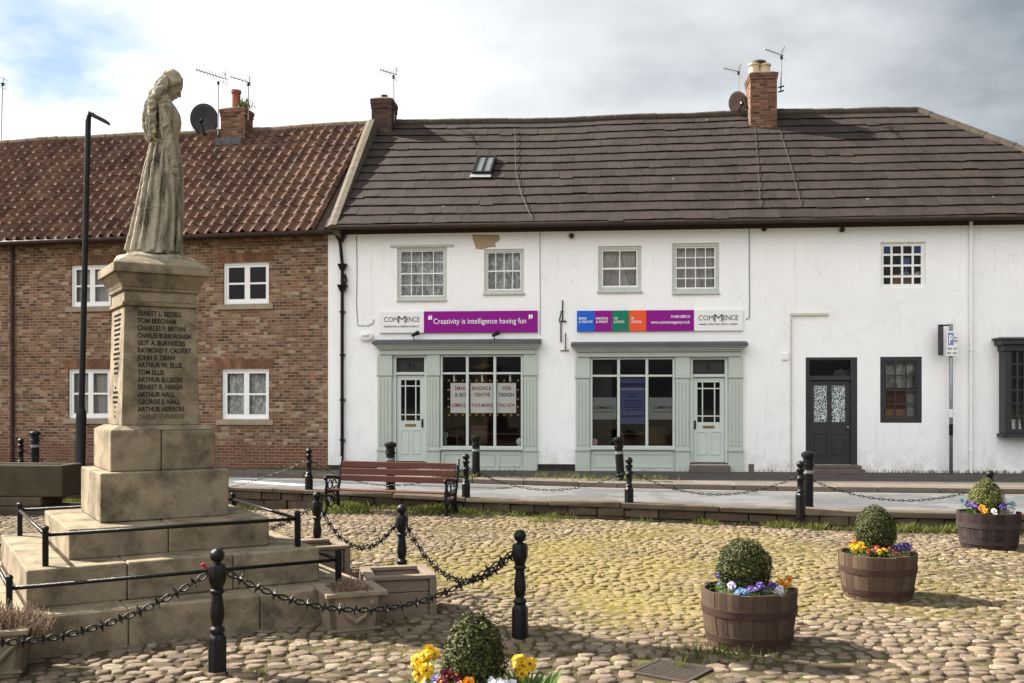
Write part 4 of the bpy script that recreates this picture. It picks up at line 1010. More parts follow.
for k in range(4): b.ell((r[0]+(r[1]-r[0])*(k+.5)/4, .32, r[2]+.03), (.09,.05,.11+.03*(k%2)), 9, 6)
b.box(r[0]-.5, r[1]+.05, .265, .42, ztr-.06, ztr-.0)
tag(b.own('shelf_ornament', M['interior_grey'], FC, smooth=False), 'pale ornaments on a ledge behind the fanlight of the charcoal door', 'ornament')
steps(FC, CH, 805, 858.5, ((d-.001, .30), (.12, .52)))
# bay window at the right edge
PB = FC.rect(999, 337.5, 1046, 433.5, -.22)
ba, bc_, bd, be = PB; b = MB()
b.box(ba+.08, ba+.20, -.34, 0, bd, be-.30); b.box(bc_-.20, bc_-.08, -.34, 0, bd, be-.30); b.box(ba+.20, bc_-.20, -.34, -.26, bd, bd+.10)
b.box(ba+.05, bc_-.05, -.37, 0, be-.30, be-.16); b.box(ba-.02, bc_+.02, -.44, 0, be-.16, be-.05); b.box(ba+.03, bc_-.03, -.38, 0, bd-.08, bd-.001)
BW = b.build('bay_window', ck, CH, bevel=.012)
b = MB(); b.box(ba-.08, bc_+.08, -.48, 0, be-.049, be); b.build('bay_roof', M['lead'], BW, bevel=.02)
b = MB(); ia, ic = ba+.2, bc_-.2; iz0, iz1 = bd+.1, be-.30
for k in range(5): x = ia+(ic-ia)*k/4; b.box(x-.025, x+.025, -.33, -.29, iz0, iz1)
for k in range(1, 6):
    z_ = iz0+(iz1-iz0)*k/6
    for j in range(4): b.box(ia+(ic-ia)*j/4+.026, ia+(ic-ia)*(j+1)/4-.026, -.325, -.295, z_-.016, z_+.016)
b.build('sash', ck, BW)
b = MB(); b.add([(ia,-.31,iz0),(ic,-.31,iz0),(ic,-.31,iz1),(ia,-.31,iz1)], [(0,1,2,3)]); b.build('pane', M['glass'], BW)
b = MB(); b.box(ia, ic, -.05, -.02, iz0-.05, iz1+.05); b.box(ia, ic, -.259, -.051, iz0-.05, iz0-.001); b.build('interior', M['interior'], BW)
r = FC.rect(1012, 418, 1021, 428, -.24); b = MB()
b.add([(r[0],-.26,iz0),(r[1],-.26,iz0),(r[1],-.19,iz0+.22),(r[0],-.19,iz0+.22)], [(0,1,2,3)]); b.add([(r[0],-.12,iz0),(r[1],-.12,iz0),(r[1],-.189,iz0+.22),(r[0],-.189,iz0+.22)], [(3,2,1,0)])
tag(b.own('card', M['paper'], FC), 'white folded card standing in the bay window at the right edge', 'card')
# downpipe, conduit, intercom, air brick
b = MB(); xq = FC.at(970, 300)[0]; b.tube([(xq, -.07, EZC-.02), (xq, -.07, .03)], .038, 10)
for q in (296, 350, 405, 450): z_ = FC.at(970, q)[1]; b.tube([(xq, -.07, z_-.03), (xq, -.07, z_+.03)], .047, 10)
b.build('downpipe', M['white_paint'], CH, autosm=40)
b = MB(); P = [FC.at(828, 313.5), FC.at(791, 314), FC.at(790.7, 472)]
b.tube([(P[0][0], -.03, P[0][1]), (P[1][0], -.03, P[1][1]), (P[2][0], -.03, .03)], .016, 6); b.box(P[1][0]-.02, P[0][0], -.05, 0, P[0][1]-.045, P[0][1]+.01)
b.build('conduit', mat('cream painted conduit', (.60, .57, .48), (.48, .45, .38), .7, 6), CH)
b = MB(); r = FC.rect(782, 353, 788, 360); b.box(r[0], r[1], -.04, 0, r[2], r[3]); tag(b.own('junction_box', M['white_paint'], FC, bevel=.008), 'small white junction box on the wall beside the conduit', 'junction box')
b = MB(); r = FC.rect(742+6.5, 464, 752+2, 471.5); b.box(r[0], r[1], -.008, 0, r[2], r[3]); b.build('air_brick', M['kerb'], CH)
XE = FC.at(1162, 300)[0]
b = MB(); wall_mesh(b, 0.0, XE, 0, EZC, ch_holes); b.add([(XE,0,0),(XE,7.5,0),(XE,7.5,EZC),(XE,0,EZC)], [(0,1,2,3)]); b.add([(0,7.5,0),(XE,7.5,0),(XE,7.5,EZC),(0,7.5,EZC)], [(3,2,1,0)])
b.build('wall', M['white'], CH)
b = MB(); b.box(.0, XE+.28, -.30, -.001, EZC+.02, EZC+.05); b.box(0, XE, -.02, -.0005, EZC-.09, EZC+.02); b.build('eaves_board', M['gutter'], CH)

# ---------------- the brown roof (two houses share the slope)
RS = 4.2                                     # ridge setback
z_e = EZ+.06; y_e = -.42
xr_l, z_r = FS.at(376, 126.5, RS); _, z_r2 = FS.at(918, 107.5, RS)
z_r = (z_r+z_r2)/2
xe_l = FS.at(331.5, 226, y_e)[0]
xr_r = FS.at(918, 107, RS)[0]                # ridge end in shop coordinates
xh = XS+XE+.25
NC = 13
nrm = Vector((0, -(z_r-z_e), (RS-y_e))).normalized()
def sag(x, t):
    t = max(t, 0.0)
    return (.018*math.sin(x*.62+1)+.010*math.sin(x*1.7+2.2))*(t**1.2) + .005*math.sin(x*.9+t*9) - .04*math.exp(-((x-4.2)/2.5)**2)*t
def roof_courses(root, xL, xR, shift, m, name='roof'):
    """courses of single interlocking tiles, each lifted and slipped a little"""
    b = MB(); tw = .335
    for i in range(NC):
        t0, t1 = i/NC, min((i+1.04)/NC, 1.0)
        x = min(xL(t0), xL(t1))-(.5*tw if i % 2 else 0)
        while x < max(xR(t0), xR(t1)):
            xa, xb = x+.002, x+tw-.002; x += tw
            slip = rnd.gauss(0, .0016)-(.010 if rnd.random() < .012 else 0); lift = rnd.gauss(0, .0022); tw_ = rnd.gauss(0, .0015); vs = []
            for (xx, tl) in ((xa, -tw_), (xb, tw_)):
                for (t, off) in ((t0+.012+slip, -.010), (t0+slip, .036+lift+tl), (t1, .004+tl)):
                    xc = max(xL(t), min(xR(t), xx)); y = y_e+(RS-y_e)*t; z = z_e+(z_r-z_e)*t+sag(xc, t)
                    vs.append((xc-shift, y+nrm.y*off, z+nrm.z*off))
            if abs(vs[0][0]-vs[3][0])+abs(vs[2][0]-vs[5][0]) < 1e-4: continue
            b.add(vs, [(0,3,4,1), (1,4,5,2)])
    # dark underlay closing the joints
    N = 30; n0 = len(b.v)
    for t in (0, 1):
        for k in range(N+1):
            xx = xL(t)+(xR(t)-xL(t))*k/N; b.v.append((xx-shift, y_e+(RS-y_e)*t-nrm.y*.02, z_e+(z_r-z_e)*t+sag(xx, t)-.045))
    for k in range(N): b.f.append((n0+k, n0+k+1, n0+N+2+k, n0+N+1+k)); b.mi.append(0)
    return b
xL0 = lambda t: xe_l+(xr_l-xe_l)*t
b = roof_courses(SH, xL0, lambda t: XS, 0, None)
b.add([(xr_l, RS, z_r), (XS, RS, z_r), (XS, 7.8, z_e), (xe_l, 7.8, z_e)], [(3,2,1,0)][:1])
RSH = b.build('roof', M['concrete_tile'], SH)
xR1 = lambda t: xh+(xr_r-xh)*t
b = roof_courses(CH, lambda t: XS+.001, xR1, XS, None)
b.add([(xr_r-XS, RS, z_r), (xh-XS, 7.8, z_e), (.0, 7.8, z_e), (0, RS, z_r)], [(0,1,2,3)])
b.add([(xr_r-XS, RS, z_r), (xh-XS, y_e, z_e), (xh-XS, 7.8, z_e)], [(0,1,2)])
RCH = b.build('roof', M['concrete_tile'], CH)
def ridge(root, roof, p0, p1, shift, n, m, rr=.13, f=None, name='ridge_tiles'):
    b = MB()
    for k in range(n):
        q0 = [p0[i]+(p1[i]-p0[i])*k/n for i in range(3)]; q1 = [p0[i]+(p1[i]-p0[i])*(k+.985)/n for i in range(3)]
        if f: q0[2] += f(q0[0]); q1[2] += f(q1[0])
        q0[0] -= shift; q1[0] -= shift
        rj = rr*rnd.uniform(.94, 1.06); b.tube([q0, q1], [rj, rj*1.04], 10)
    return b.build(name, m, roof)
RT = mat('weathered ridge tile', (.040, .031, .027), (.07, .056, .04), .9, 5, .3, 30)
ridge(SH, RSH, (xr_l, RS, z_r-.03), (XS, RS, z_r-.03), 0, 26, RT, f=lambda x: sag(x, 1))
ridge(CH, RCH, (XS, RS, z_r-.03), (xr_r, RS, z_r-.03), XS, 13, RT, f=lambda x: sag(x, 1))
ridge(CH, RCH, (xr_r, RS, z_r-.03), (xh, y_e, z_e-.02), XS, 17, RT, .12)
for (root, x0_, x1_) in ((SH, xe_l, XS), (CH, 0, xh-XS)):
    b = MB(); b.tube([(x0_, y_e+.0, z_e-.05), (x1_-.002, y_e+.0, z_e-.05)], .058, 10); b.build('gutter', M['gutter'], root, autosm=40)
# rooflight
def on_roof(px_, py_, lift=0.):
    """point of the brown slope on the sight line"""
    best = None
    for k in range(401):
        t = k/400; y = y_e+(RS-y_e)*t; x, z = FS.at(px_, py_, y); d_ = abs(z-(z_e+(z_r-z_e)*t))
        if best is None or d_ < best[0]: best = (d_, x, y, z)
    return Vector((best[1], best[2], best[3]))+nrm*lift
A, B_, C_, D_ = on_roof(472, 176), on_roof(491.5, 176), on_roof(494, 159), on_roof(474.5, 159)
ux = (B_-A).normalized(); uy = ((D_-A)-(D_-A).dot(ux)*ux).normalized(); wv, hv = (B_-A).length, (D_-A).dot(uy)
def oriented(B, o_, e1, e2, e3, x0_, x1_, y0_, y1_, z0_, z1_):
    P = [o_+e1*a_+e2*b_+e3*c_ for c_ in (z0_, z1_) for (a_, b_) in ((x0_,y0_),(x1_,y0_),(x1_,y1_),(x0_,y1_))]
    B.add(P, [(3,2,1,0),(4,5,6,7),(0,1,5,4),(1,2,6,5),(2,3,7,6),(3,0,4,7)])
b = MB(); Rr = (A, ux, uy, nrm)
for q in ((0, wv, 0, .07, 0, .11), (0, wv, hv-.06, hv, 0, .11), (0, .06, .0701, hv-.0601, 0, .11), (wv-.06, wv, .0701, hv-.0601, 0, .11), (wv/2-.02, wv/2+.02, .0701, hv-.0601, .02, .105)): oriented(b, *Rr, *q)
SK = b.build('rooflight', M['iron'], SH, bevel=.006)
b = MB(); oriented(b, *Rr, .061, wv-.061, .071, hv-.061, .05, .08); b.build('pane', mat('dusty rooflight glass', (.14, .15, .145), (.10, .11, .105), .3, 4), SK)
b = MB(); oriented(b, *Rr, -.03, wv+.0, -.16, -.001, .045, .055); b.build('flashing', mat('pale lead apron', (.30, .30, .29), (.22, .22, .22), .6, 5), SK)
# cables lying on the roof
for (pts, lab) in (([(779, 130), (790, 165), (802, 213)], 'pale aerial cable down the tiles right of the tall chimney'), ([(755, 131), (758, 170), (760.5, 214)], 'thin aerial cable down the tiles left of the tall chimney'), ([(515, 130), (516, 175), (521, 195), (533, 223)], 'loose aerial cable lying on the tiles right of the rooflight')):
    b = MB(); Pp = []
    for (p0, p1) in zip(pts, pts[1:]):
        for k in range(8): Pp.append(tuple(on_roof(p0[0]+(p1[0]-p0[0])*k/8, p0[1]+(p1[1]-p0[1])*k/8, .055)))
    b.tube(Pp, .0065, 5); tag(b.own('roof_cable', M['gutter'], FS), lab, 'cable')

# ---------------- chimneys
def chimney(root, x, y, zb, zt, wx, wy, m, cap=.16, seed=0):
    b = MB(); b.box(x-wx/2, x+wx/2, y-wy/2, y+wy/2, zb, zt-cap); b.box(x-wx/2-.018, x+wx/2+.018, y-wy/2-.018, y+wy/2+.018, zt-cap, zt-cap*.5); b.box(x-wx/2-.032, x+wx/2+.032, y-wy/2-.032, y+wy/2+.032, zt-cap*.5+.001, zt)
    o = b.build('chimney', m, root)
    b = MB(); b.frustum(x, y, zt, zt+.07, wx/2+.02, wx/2-.1, wy/2+.02, wy/2-.1); b.build('flaunching', M['coping'], o)
    return o
def pot(o, x, y, z, r, h, m):
    b = MB(); b.lathe([(r*1.05, 0), (r, .03), (r*.92, h*.75), (r*.95, h*.82), (r*1.12, h*.86), (r*1.12, h), (r*.85, h), (r*.8, h*.6)], 16, (x, y, z)); b.build('chimney_pot', m, o, autosm=40)
yc = RS-.35
xq, zt = FC.at(765, 80, yc-.3); x0_ = FC.at(752, 100, yc-.3)[0]; x1_ = FC.at(778.5, 100, yc-.3)[0]; cx = (x0_+x1_)/2
c = chimney(CH, cx-.05, yc+.05, z_r-1.25, FC.at(765, 73.5, yc-.3)[1], x1_-x0_, .85, M['chimney_brick'])
b = MB(); zf = z_r-.62; b.box(cx-.05-(x1_-x0_)/2-.03, cx-.05+(x1_-x0_)/2+.03, yc-.42, yc-.374, zf-.16, zf+.06); b.build('mortar_fillet', M['coping'], c)
zt = FC.at(765, 73.5, yc-.3)[1]+.06
for (dx_, h_, m_) in ((-.17, .32, 'pot_buff'), (.10, .30, 'pot_buff')): pot(c, cx-.05+dx_, yc+.1, zt, .15, h_, M[m_])
b = MB(); b.lathe([(.19, 0), (.19, .05), (.02, .11)], 14, (cx-.10, yc+.1, zt+.33)); b.build('cowl', M['rust'], c)
yc2 = RS-.25
x0_ = FS.at(371.5, 115, yc2-.3)[0]; x1_ = FS.at(391.5, 115, yc2-.3)[0]; cx2 = (x0_+x1_)/2
zt2 = FS.at(382, 98.5, yc2-.3)[1]
c2 = chimney(SH, cx2, yc2+.05, z_r-1.0, zt2, x1_-x0_, .7, M['dark_chimney_brick'], .26)
pot(c2, cx2, yc2+.05, zt2+.06, .085, .13, M['rust'])

# ---------------- brick cottage
BH = thing('brick_cottage', 'red brick cottage with white casements and a red pantile roof left of the white houses', 'house', FB.world(0, 0, 0), FB.a)
b_holes = []
wp = M['white_paint']; ss = mat('sandstone sill', (.32, .26, .19), (.24, .19, .14), .9, 5, .3)
def casement(r4, cur, two=True):
    r = FB.rect(*r4)
    W = window(FB, BH, b_holes, r, 2, 2, .055, wp, wp, rec=.05, bw=.045, mid=False, curtain=cur, sill=(.12, .13, .05, ss), split=(1,), depth=.8)
    a, c, d, e = r; b = MB(); n = max(12, int((c-a+.2)/.085)); x = a-.10
    for k in range(n):                       # flat arch of bricks on edge
        x0_ = a-.08+(c-a+.16)*k/n; x1_ = a-.08+(c-a+.16)*(k+1)/n-.010; sh = lambda xx: (xx-(a+c)/2)*.13
        zt_ = e+.235; b.add([(x0_,-.004,e+.004),(x1_,-.004,e+.004),(x1_+sh(x1_),-.004,zt_),(x0_+sh(x0_),-.004,zt_),(x0_,.0,e+.004),(x1_,0,e+.004),(x1_+sh(x1_),0,zt_),(x0_+sh(x0_),0,zt_)], [(0,1,2,3),(0,4,5,1),(2,6,7,3),(1,5,6,2),(3,7,4,0)])
    b.build('flat_arch', mat('soldier brick', (.205, .098, .054), (.11, .058, .038), .9, 9, .3, 40, isl=.35), W)
    return W
casement((70.5, 264, 111, 307), ('full', .02, 7, None, M['drape']))
casement((223, 261.5, 269, 304.5), None)
casement((68, 368.5, 110, 418.5), ('full', .02, 7, .12, M['drape']))
casement((221.5, 368.5, 269, 419.5), ('full', .014, 7, None, M['lace']))
casement((-75, 266, -33, 309), None); casement((-82, 368.5, -38, 418), ('full', .014, 7, None, M['lace']))
XL = FB.at(-190, 300)[0]
EB = FB.at(200, 238)[1]
b = MB(); wall_mesh(b, XL, 0, 0, EB, b_holes); b.add([(XL,0,0),(XL,7,0),(XL,7,EB),(XL,0,EB)], [(3,2,1,0)]); b.add([(0,0,0),(0,7,0),(0,7,EB),(0,0,EB)], [(0,1,2,3)]); b.add([(XL,7,0),(0,7,0),(0,7,EB),(XL,7,EB)], [(3,2,1,0)])
b.build('wall', M['brick'], BH)
b = MB(); xq = FB.at(14, 300)[0]; b.tube([(xq, -.07, EB), (xq, -.07, .03)], .045, 10)
for q in (280, 350, 420): z_ = FB.at(14, q)[1]; b.tube([(xq, -.07, z_-.03), (xq, -.07, z_+.03)], .056, 10)
b.build('downpipe', M['gutter'], BH, autosm=40)
RB = 3.6; yb_e = -.38; zb_e = EB+.03
zb_r = (FB.at(0, 141, RB)[1]+FB.at(366, 128, RB)[1])/2
xb_e = FB.at(330, 228, yb_e)[0]; xb_r = FB.at(369, 128, RB)[0]
NB = 14; TW = .285; nb = Vector((0, -(zb_r-zb_e), (RB-yb_e))).normalized()
b = MB(); ncol = int((xb_r-XL+.3)/TW)+1; KS = 8
prof = [(.0, .006), (.20, .0), (.40, .0), (.52, .014), (.62, .056), (.73, .082), (.85, .058), (.94, .018), (1.0, .006)]
for i in range(NB):
    t0, t1 = i/NB, min(1, (i+1.06)/NB)
    for j in range(ncol):
        vs = []; dz_ = rnd.uniform(-.006, .006); dl = rnd.uniform(-.004, .004)
        if XL-.3+j*TW > (xb_e+(xb_r-xb_e)*t0): continue
        for (u, h) in prof:
            x = XL-.3+(j+u*1.04)*TW
            for (t, off) in ((t0+dl/NB, h-.016), (t0+dl/NB, h+.020+dz_), (t1, h-.006)):
                x_ = min(x, xb_e+(xb_r-xb_e)*t+.02)
                y = yb_e+(RB-yb_e)*t; z = zb_e+(zb_r-zb_e)*t + .03*math.sin(x*.5)*t+.012*math.sin(x*2.2+t*5)
                vs.append((x_, y+nb.y*off, z+nb.z*off))
        fs = []
        for k in range(len(prof)-1): a = 3*k; fs += [(a, a+3, a+4, a+1), (a+1, a+4, a+5, a+2)]
        b.add(vs, fs)
RBO = b.build('roof', M['pantile'], BH)
b = MB(); b.add([(XL-.3, RB, zb_r-.03), (xb_r, RB, zb_r-.03), (xb_r, 7.4, zb_e), (XL-.3, 7.4, zb_e)], [(0,1,2,3)]); b.add([(XL-.3, RB, zb_r-.06), (xb_r, RB, zb_r-.06), (xb_e, yb_e, zb_e-.05), (XL-.3, yb_e, zb_e-.05)], [(3,2,1,0)]); b.build('roof_deck', M['gutter'], RBO)
ridge(BH, RBO, (XL-.3, RB, zb_r), (xb_r, RB, zb_r), 0, 46, mat('mossy ridge tile', (.11, .07, .055), (.15, .12, .085), .9, 4, .3, 30), .11, f=lambda x: .03*math.sin(x*.5)+.012*math.sin(x*2.2+5))
b = MB(); b.tube([(XL-.3, yb_e, zb_e-.05), (xb_e, yb_e, zb_e-.05)], .058, 10); b.build('gutter', M['gutter'], BH, smooth=True)
b = MB(); b.box(XL-.2, xb_e, yb_e+.05, -.001, zb_e-.07, zb_e-.04); b.build('eaves_board', M['gutter'], BH)
# verge coping up the right end
b = MB(); cn = 14
for k in range(cn):
    P = []
    for t in (k/cn, (k+.985)/cn):
        xx = xb_e+(xb_r-xb_e)*t; y = yb_e+(RB-yb_e)*t-.02; z = zb_e+(zb_r-zb_e)*t
        for (dx_, off) in ((-.05, .07), (.06, .13), (.19, .12), (.21, -.25), (-.05, -.02)): P.append((xx+dx_, y+nb.y*off, z+nb.z*off))
    b.add(P, [(0,1,6,5), (1,2,7,6), (2,3,8,7), (3,4,9,8), (4,0,5,9), (4,3,2,1,0), (5,6,7,8,9)])
b.build('verge_coping', mat('lichened verge coping', (.14, .12, .088), (.09, .077, .058), .95, 5, .5, 25), BH)
# chimney of the brick cottage
ycb = RB-.25; x0_ = FB.at(217.5, 120, ycb-.3)[0]; x1_ = FB.at(244.5, 120, ycb-.3)[0]; cx3 = (x0_+x1_)/2; zt3 = FB.at(231, 107.5, ycb-.3)[1]
c3 = chimney(BH, cx3, ycb+.05, zb_r-.9, zt3, (x1_-x0_)*.9, .5, M['chimney_brick'], .2)
pot(c3, cx3-.02, ycb+.05, zt3+.05, .125, .52, M['pot_red'])
b = MB(); b.box(x0_-.03, x1_-.06, ycb-.36, ycb-.277, FB.at(231, 145, ycb-.3)[1], FB.at(231, 138, ycb-.3)[1]); b.build('lead_flashing', M['lead'], c3)
b = MB()
for k in range(160):
    p = Vector((rnd.gauss(0, .10), rnd.gauss(0, .1), abs(rnd.gauss(0, .12)))); blade(b, x1_-.14+p.x, ycb+p.y, zt3+.04+p.z*.7, rnd.uniform(.06, .14), .03, rnd)
o = b.own('weed', M['grass'], FB); tag(o, 'green weed growing on top of the brick cottage chimney', 'plant')

# ---------------- aerials and dishes
def aerial(fr, base, top, boom0, boom1, name_label, y, tilt=0.25, elems=7, extra=None):
    """mast from pixel base to top, yagi boom between two pixels"""
    b0 = fr.at(*base, y); t0 = fr.at(*top, y); o = (b0[0], y, b0[1])
    t = thing('tv_aerial', name_label, 'aerial', fr.world(*o), fr.a)
    b = MB(); b.tube([(b0[0], y, b0[1]), (t0[0], y, t0[1])], .018, 6); b.build('mast', M['alu'], t, o)
    p = fr.at(*boom0, y-tilt); q = fr.at(*boom1, y+tilt); P = Vector((p[0], y-tilt, p[1])); Q = Vector((q[0], y+tilt, q[1]))
    b = MB(); b.tube([P, Q], .014, 6)
    for k in range(elems):
        u = P+(Q-P)*(.04+.9*k/(elems-1)); L = .07+.012*k
        b.tube([u+Vector((.25*L, -L, L*.5)), u-Vector((.25*L, -L, L*.5))], .007, 5)
    u = P+(Q-P)*.93
    for s_ in (-1, 1): b.tube([u+Vector((0, 0, s_*.02)), u+Vector((.06, -.1, s_*.20))], .009, 5); b.tube([u+Vector((.0, .15, s_*.14)), u+Vector((.0, -.18, s_*.14))], .008, 5)
    b.build('antenna', M['alu'], t, o)
    b = MB(); b.tube([(t0[0], y, t0[1]-.06), (t0[0], y, t0[1]+.03)], .035, 6)
    if extra:
        for q in extra:
            e0 = fr.at(*q[0], y); e1 = fr.at(*q[1], y); b.tube([(e0[0], y, e0[1]), (e1[0], y-.12, e1[1])], .02, 6)
    b.build('clamp', M['iron'], t, o)
    return t
aerial(FC, (780.8, 92), (781.5, 57), (764.5, 49), (783, 55.5), 'tall aerial bracketed to the right side of the tall chimney', RS-.3, extra=[((778.5, 87.5), (783, 87.5)), ((778.5, 92), (783, 92))])
aerial(FC, (738.5, 93), (738.5, 72.5), (723, 68), (740, 72), 'short aerial above the brown dish left of the tall chimney', RS+.1, elems=6)
aerial(FS, (394, 122), (393.5, 76.5), (380, 69.5), (397, 75), 'aerial on the small dark chimney in the middle of the roofs', RS-.2, elems=6)
aerial(FB, (218, 135), (218.3, 82.5), (195.5, 69.5), (227.5, 79.5), 'long aerial left of the brick cottage chimney', RB-.3, elems=10)
aerial(FB, (248, 120), (248.5, 84), (230, 76.5), (251, 83), 'aerial right of the brick cottage chimney pot', RB-.3, elems=6)
aerial(FB, (1, 142), (2.5, 84), (-26, 80), (6, 84), 'tall aerial on the ridge at the left edge', RB+.2, elems=6)
def dish(fr, px_, py_, rr, y, yaw, pitch, m, label, squash=.92):
    x, z = fr.at(px_, py_, y); zb = z-rr-.12; o = (x, y, zb)
    t = thing('satellite_dish', label, 'satellite dish', fr.world(*o), fr.a)
    Mx = Matrix.Rotation(yaw, 4, 'Z') @ Matrix.Rotation(pitch, 4, 'X')
    b = MB(); seg = 28; rg = [(0, 0), (.4, .03), (.75, .09), (1, .16)]
    for (q, dp) in rg:
        for k in range(seg):
            a = 2*math.pi*k/seg; p = Mx @ Vector((rr*squash*q*math.cos(a), -dp*rr*1.2, rr*q*math.sin(a))); b.v.append((x+p.x, y+p.y, z+p.z))
    n0 = len(b.v)
    b.v += [(v[0]+(Mx @ Vector((0, .02, 0))).x, v[1]+(Mx @ Vector((0, .02, 0))).y, v[2]) for v in b.v]
    for i in range(3):
        for k in range(seg):
            k2 = (k+1) % seg; b.f += [(i*seg+k, i*seg+k2, (i+1)*seg+k2, (i+1)*seg+k), (n0+i*seg+k, n0+(i+1)*seg+k, n0+(i+1)*seg+k2, n0+i*seg+k2)]; b.mi += [0, 0]
    for k in range(seg): k2 = (k+1) % seg; b.f.append((3*seg+k, 3*seg+k2, n0+3*seg+k2, n0+3*seg+k)); b.mi.append(0)
    b.build('reflector', m, t, o, smooth=True)
    f = Mx @ Vector((0, -rr*1.1, -rr*.25)); b = MB(); lo = Mx @ Vector((0, -.19*rr, -rr*.95))
    b.tube([(x+lo.x, y+lo.y, z+lo.z), (x+f.x, y+f.y, z+f.z)], .018, 6); b.tube([(x+f.x, y+f.y, z+f.z), (x+f.x*.75, y+f.y*.75, z+f.z*.75+.03)], .045, 8); b.build('feed_arm', M['iron'], t, o)
    b = MB(); b.tube([(x, y+.06, z), (x+.05, y+.3, zb+.1), (x+.05, y+.3, zb-.25)], .03, 7); b.build('bracket', M['iron'], t, o)
dish(FB, 205.0, 119.5, .43, RB-.1, R(14), R(10), M['dish_grey'], 'large dark satellite dish behind the brick cottage chimney')
dish(FC, 737, 103, .30, RS+.0, R(20), R(8), M['dish_brown'], 'weathered brown satellite dish on the ridge beside the tall chimney')
#PART3
# ------------------------------------------------------------------ war memorial
MC = (-3.37, 9.36, gz(-3.37, 9.36)); TH = .547
FM = Frame(MC[:2], TH)
MEM = thing('war_memorial', 'sandstone war memorial pedestal with carved name list on three broad steps', 'memorial', MC, TH)
mo = (0, 0, MC[2]); st = M['stone']
def block(name, hw, z0, z1, top=None, bev=.014, joints=0, m=None):
    b = MB()
    if joints:                              # the steps are laid from several dressed stones
        cuts = [-hw]+[(-hw+2*hw*k/joints)+rnd.uniform(-.08, .08) for k in range(1, joints)]+[hw]
        for a, c in zip(cuts, cuts[1:]):
            b.box(a+.003, c-.003, -hw+rnd.uniform(0, .006), hw, z0, z1+rnd.uniform(-.004, .004))
    else: b.frustum(0, 0, z0, z1, hw, top or hw)
    return b.build(name, m or st, MEM, mo, bevel=bev)
Z1, Z2, Z3, Z4, Z5 = .02, .325, .585, 1.015, 1.40
block('step', 1.55, MC[2]-.05, Z1, joints=3); block('step', 1.195, Z1+.001, Z2, joints=3); block('step', .845, Z2+.001, Z3, joints=2)
block('plinth_block', .558, Z3+.001, Z4, joints=1); block('plinth_block', .459, Z4+.001, Z5-.02, joints=2)
b = MB(); b.frustum(0, 0, Z5-.02, Z5+.02, .455, .375); b.build('plinth_weathering', st, MEM, mo, bevel=.006)
DT = 2.50
b = MB(); b.frustum(0, 0, Z5+.0201, DT, .345, .315); DIE = b.build('pedestal_shaft', st, MEM, mo, bevel=.008)
b = MB()
for (z0, z1, h0, h1) in ((DT, DT+.035, .335, .335), (DT+.0351, DT+.135, .318, .318), (DT+.1351, DT+.165, .335, .345), (DT+.1651, DT+.29, .335, .405), (DT+.2901, DT+.375, .425, .425), (DT+.3751, DT+.45, .420, .29)): b.frustum(0, 0, z0, z1, h0, h1)
b.build('cornice', st, MEM, mo, bevel=.008)
names = ['ERNEST L. BEDELL', 'TOM BEECHAM', 'CHARLES F. BRYAN', 'CHARLES BURBOROUGH', 'GUY A. BURNSIDES', 'RAYMOND F. CALVERT', 'JOHN R. DEAN', 'ARTHUR W. ELLIS', 'TOM ELLIS', 'ARTHUR ELLISON', 'ERNEST R. HAIGH', 'ARTHUR HALL', 'GEORGE E. HALL', 'ARTHUR HERRON']
def on_die(body_lines, side, x0, zt, gap, height, m, name, align='LEFT', maxw=None, bold=.012):
    """lines of raised lettering on a battered face of the shaft; side 0 front, 1 left"""
    for i, s_ in enumerate(body_lines):
        if not s_: continue
        verts = []; faces = []
        me = text_mesh(s_, 1., 'LEFT', .004, bold=bold)
        xs = [v.co.x for v in me.vertices]; w_ = max(xs); k = height/.7; wk = min(k*.78, maxw/w_ if maxw else 9)
        z = zt-i*gap; n = len(verts); xo = x0 if align == 'LEFT' else -w_*wk/2
        for v in me.vertices:
            X_, Z_ = xo+v.co.x*wk, z+v.co.y*k
            hw = .345+(.315-.345)*((Z_-Z5-.02)/(DT-Z5-.02)); Y_ = -hw-.0015-v.co.z*.5
            verts.append((X_, Y_, Z_) if side == 0 else (Y_, -X_, Z_))
        faces += [tuple(n+q for q in p.vertices) for p in me.polygons]
        bpy.data.meshes.remove(me)
        b = MB(); b.add(verts, faces); b.build(name, m, DIE, mo)
on_die(names, 0, -.205, 2.415, .0668, .044, M['letter'], 'inscription', maxw=.47, bold=.022)
on_die(['CHARLES HOPKINSON'], 0, -.205, 2.415-14*.0668, .0668, .044, M['worn_letter'], 'worn_inscription', maxw=.40)
side = ['TO THE GLORY OF GOD AND', 'IN PROUD AND GRATEFUL', 'MEMORY OF THE MEN OF', 'THIS TOWN AND PARISH', 'WHO GAVE THEIR LIVES', 'IN THE GREAT WAR', 'FROM AUGUST 1914', 'TO NOVEMBER 1918', 'AND OF ALL THOSE WHO', 'FELL ON LAND AND SEA', 'AND IN THE AIR', 'THEIR NAME LIVETH', 'FOR EVERMORE', '', '', 'ALSO', 'TO THE MEMORY OF', 'THOSE WHO DIED IN', 'THE SECOND WAR', '1939', 'TO', '1945']
on_die(side, 1, 0, 2.42, .0445, .0235, M['letter'], 'inscription', 'CENTER', .48, -.004)

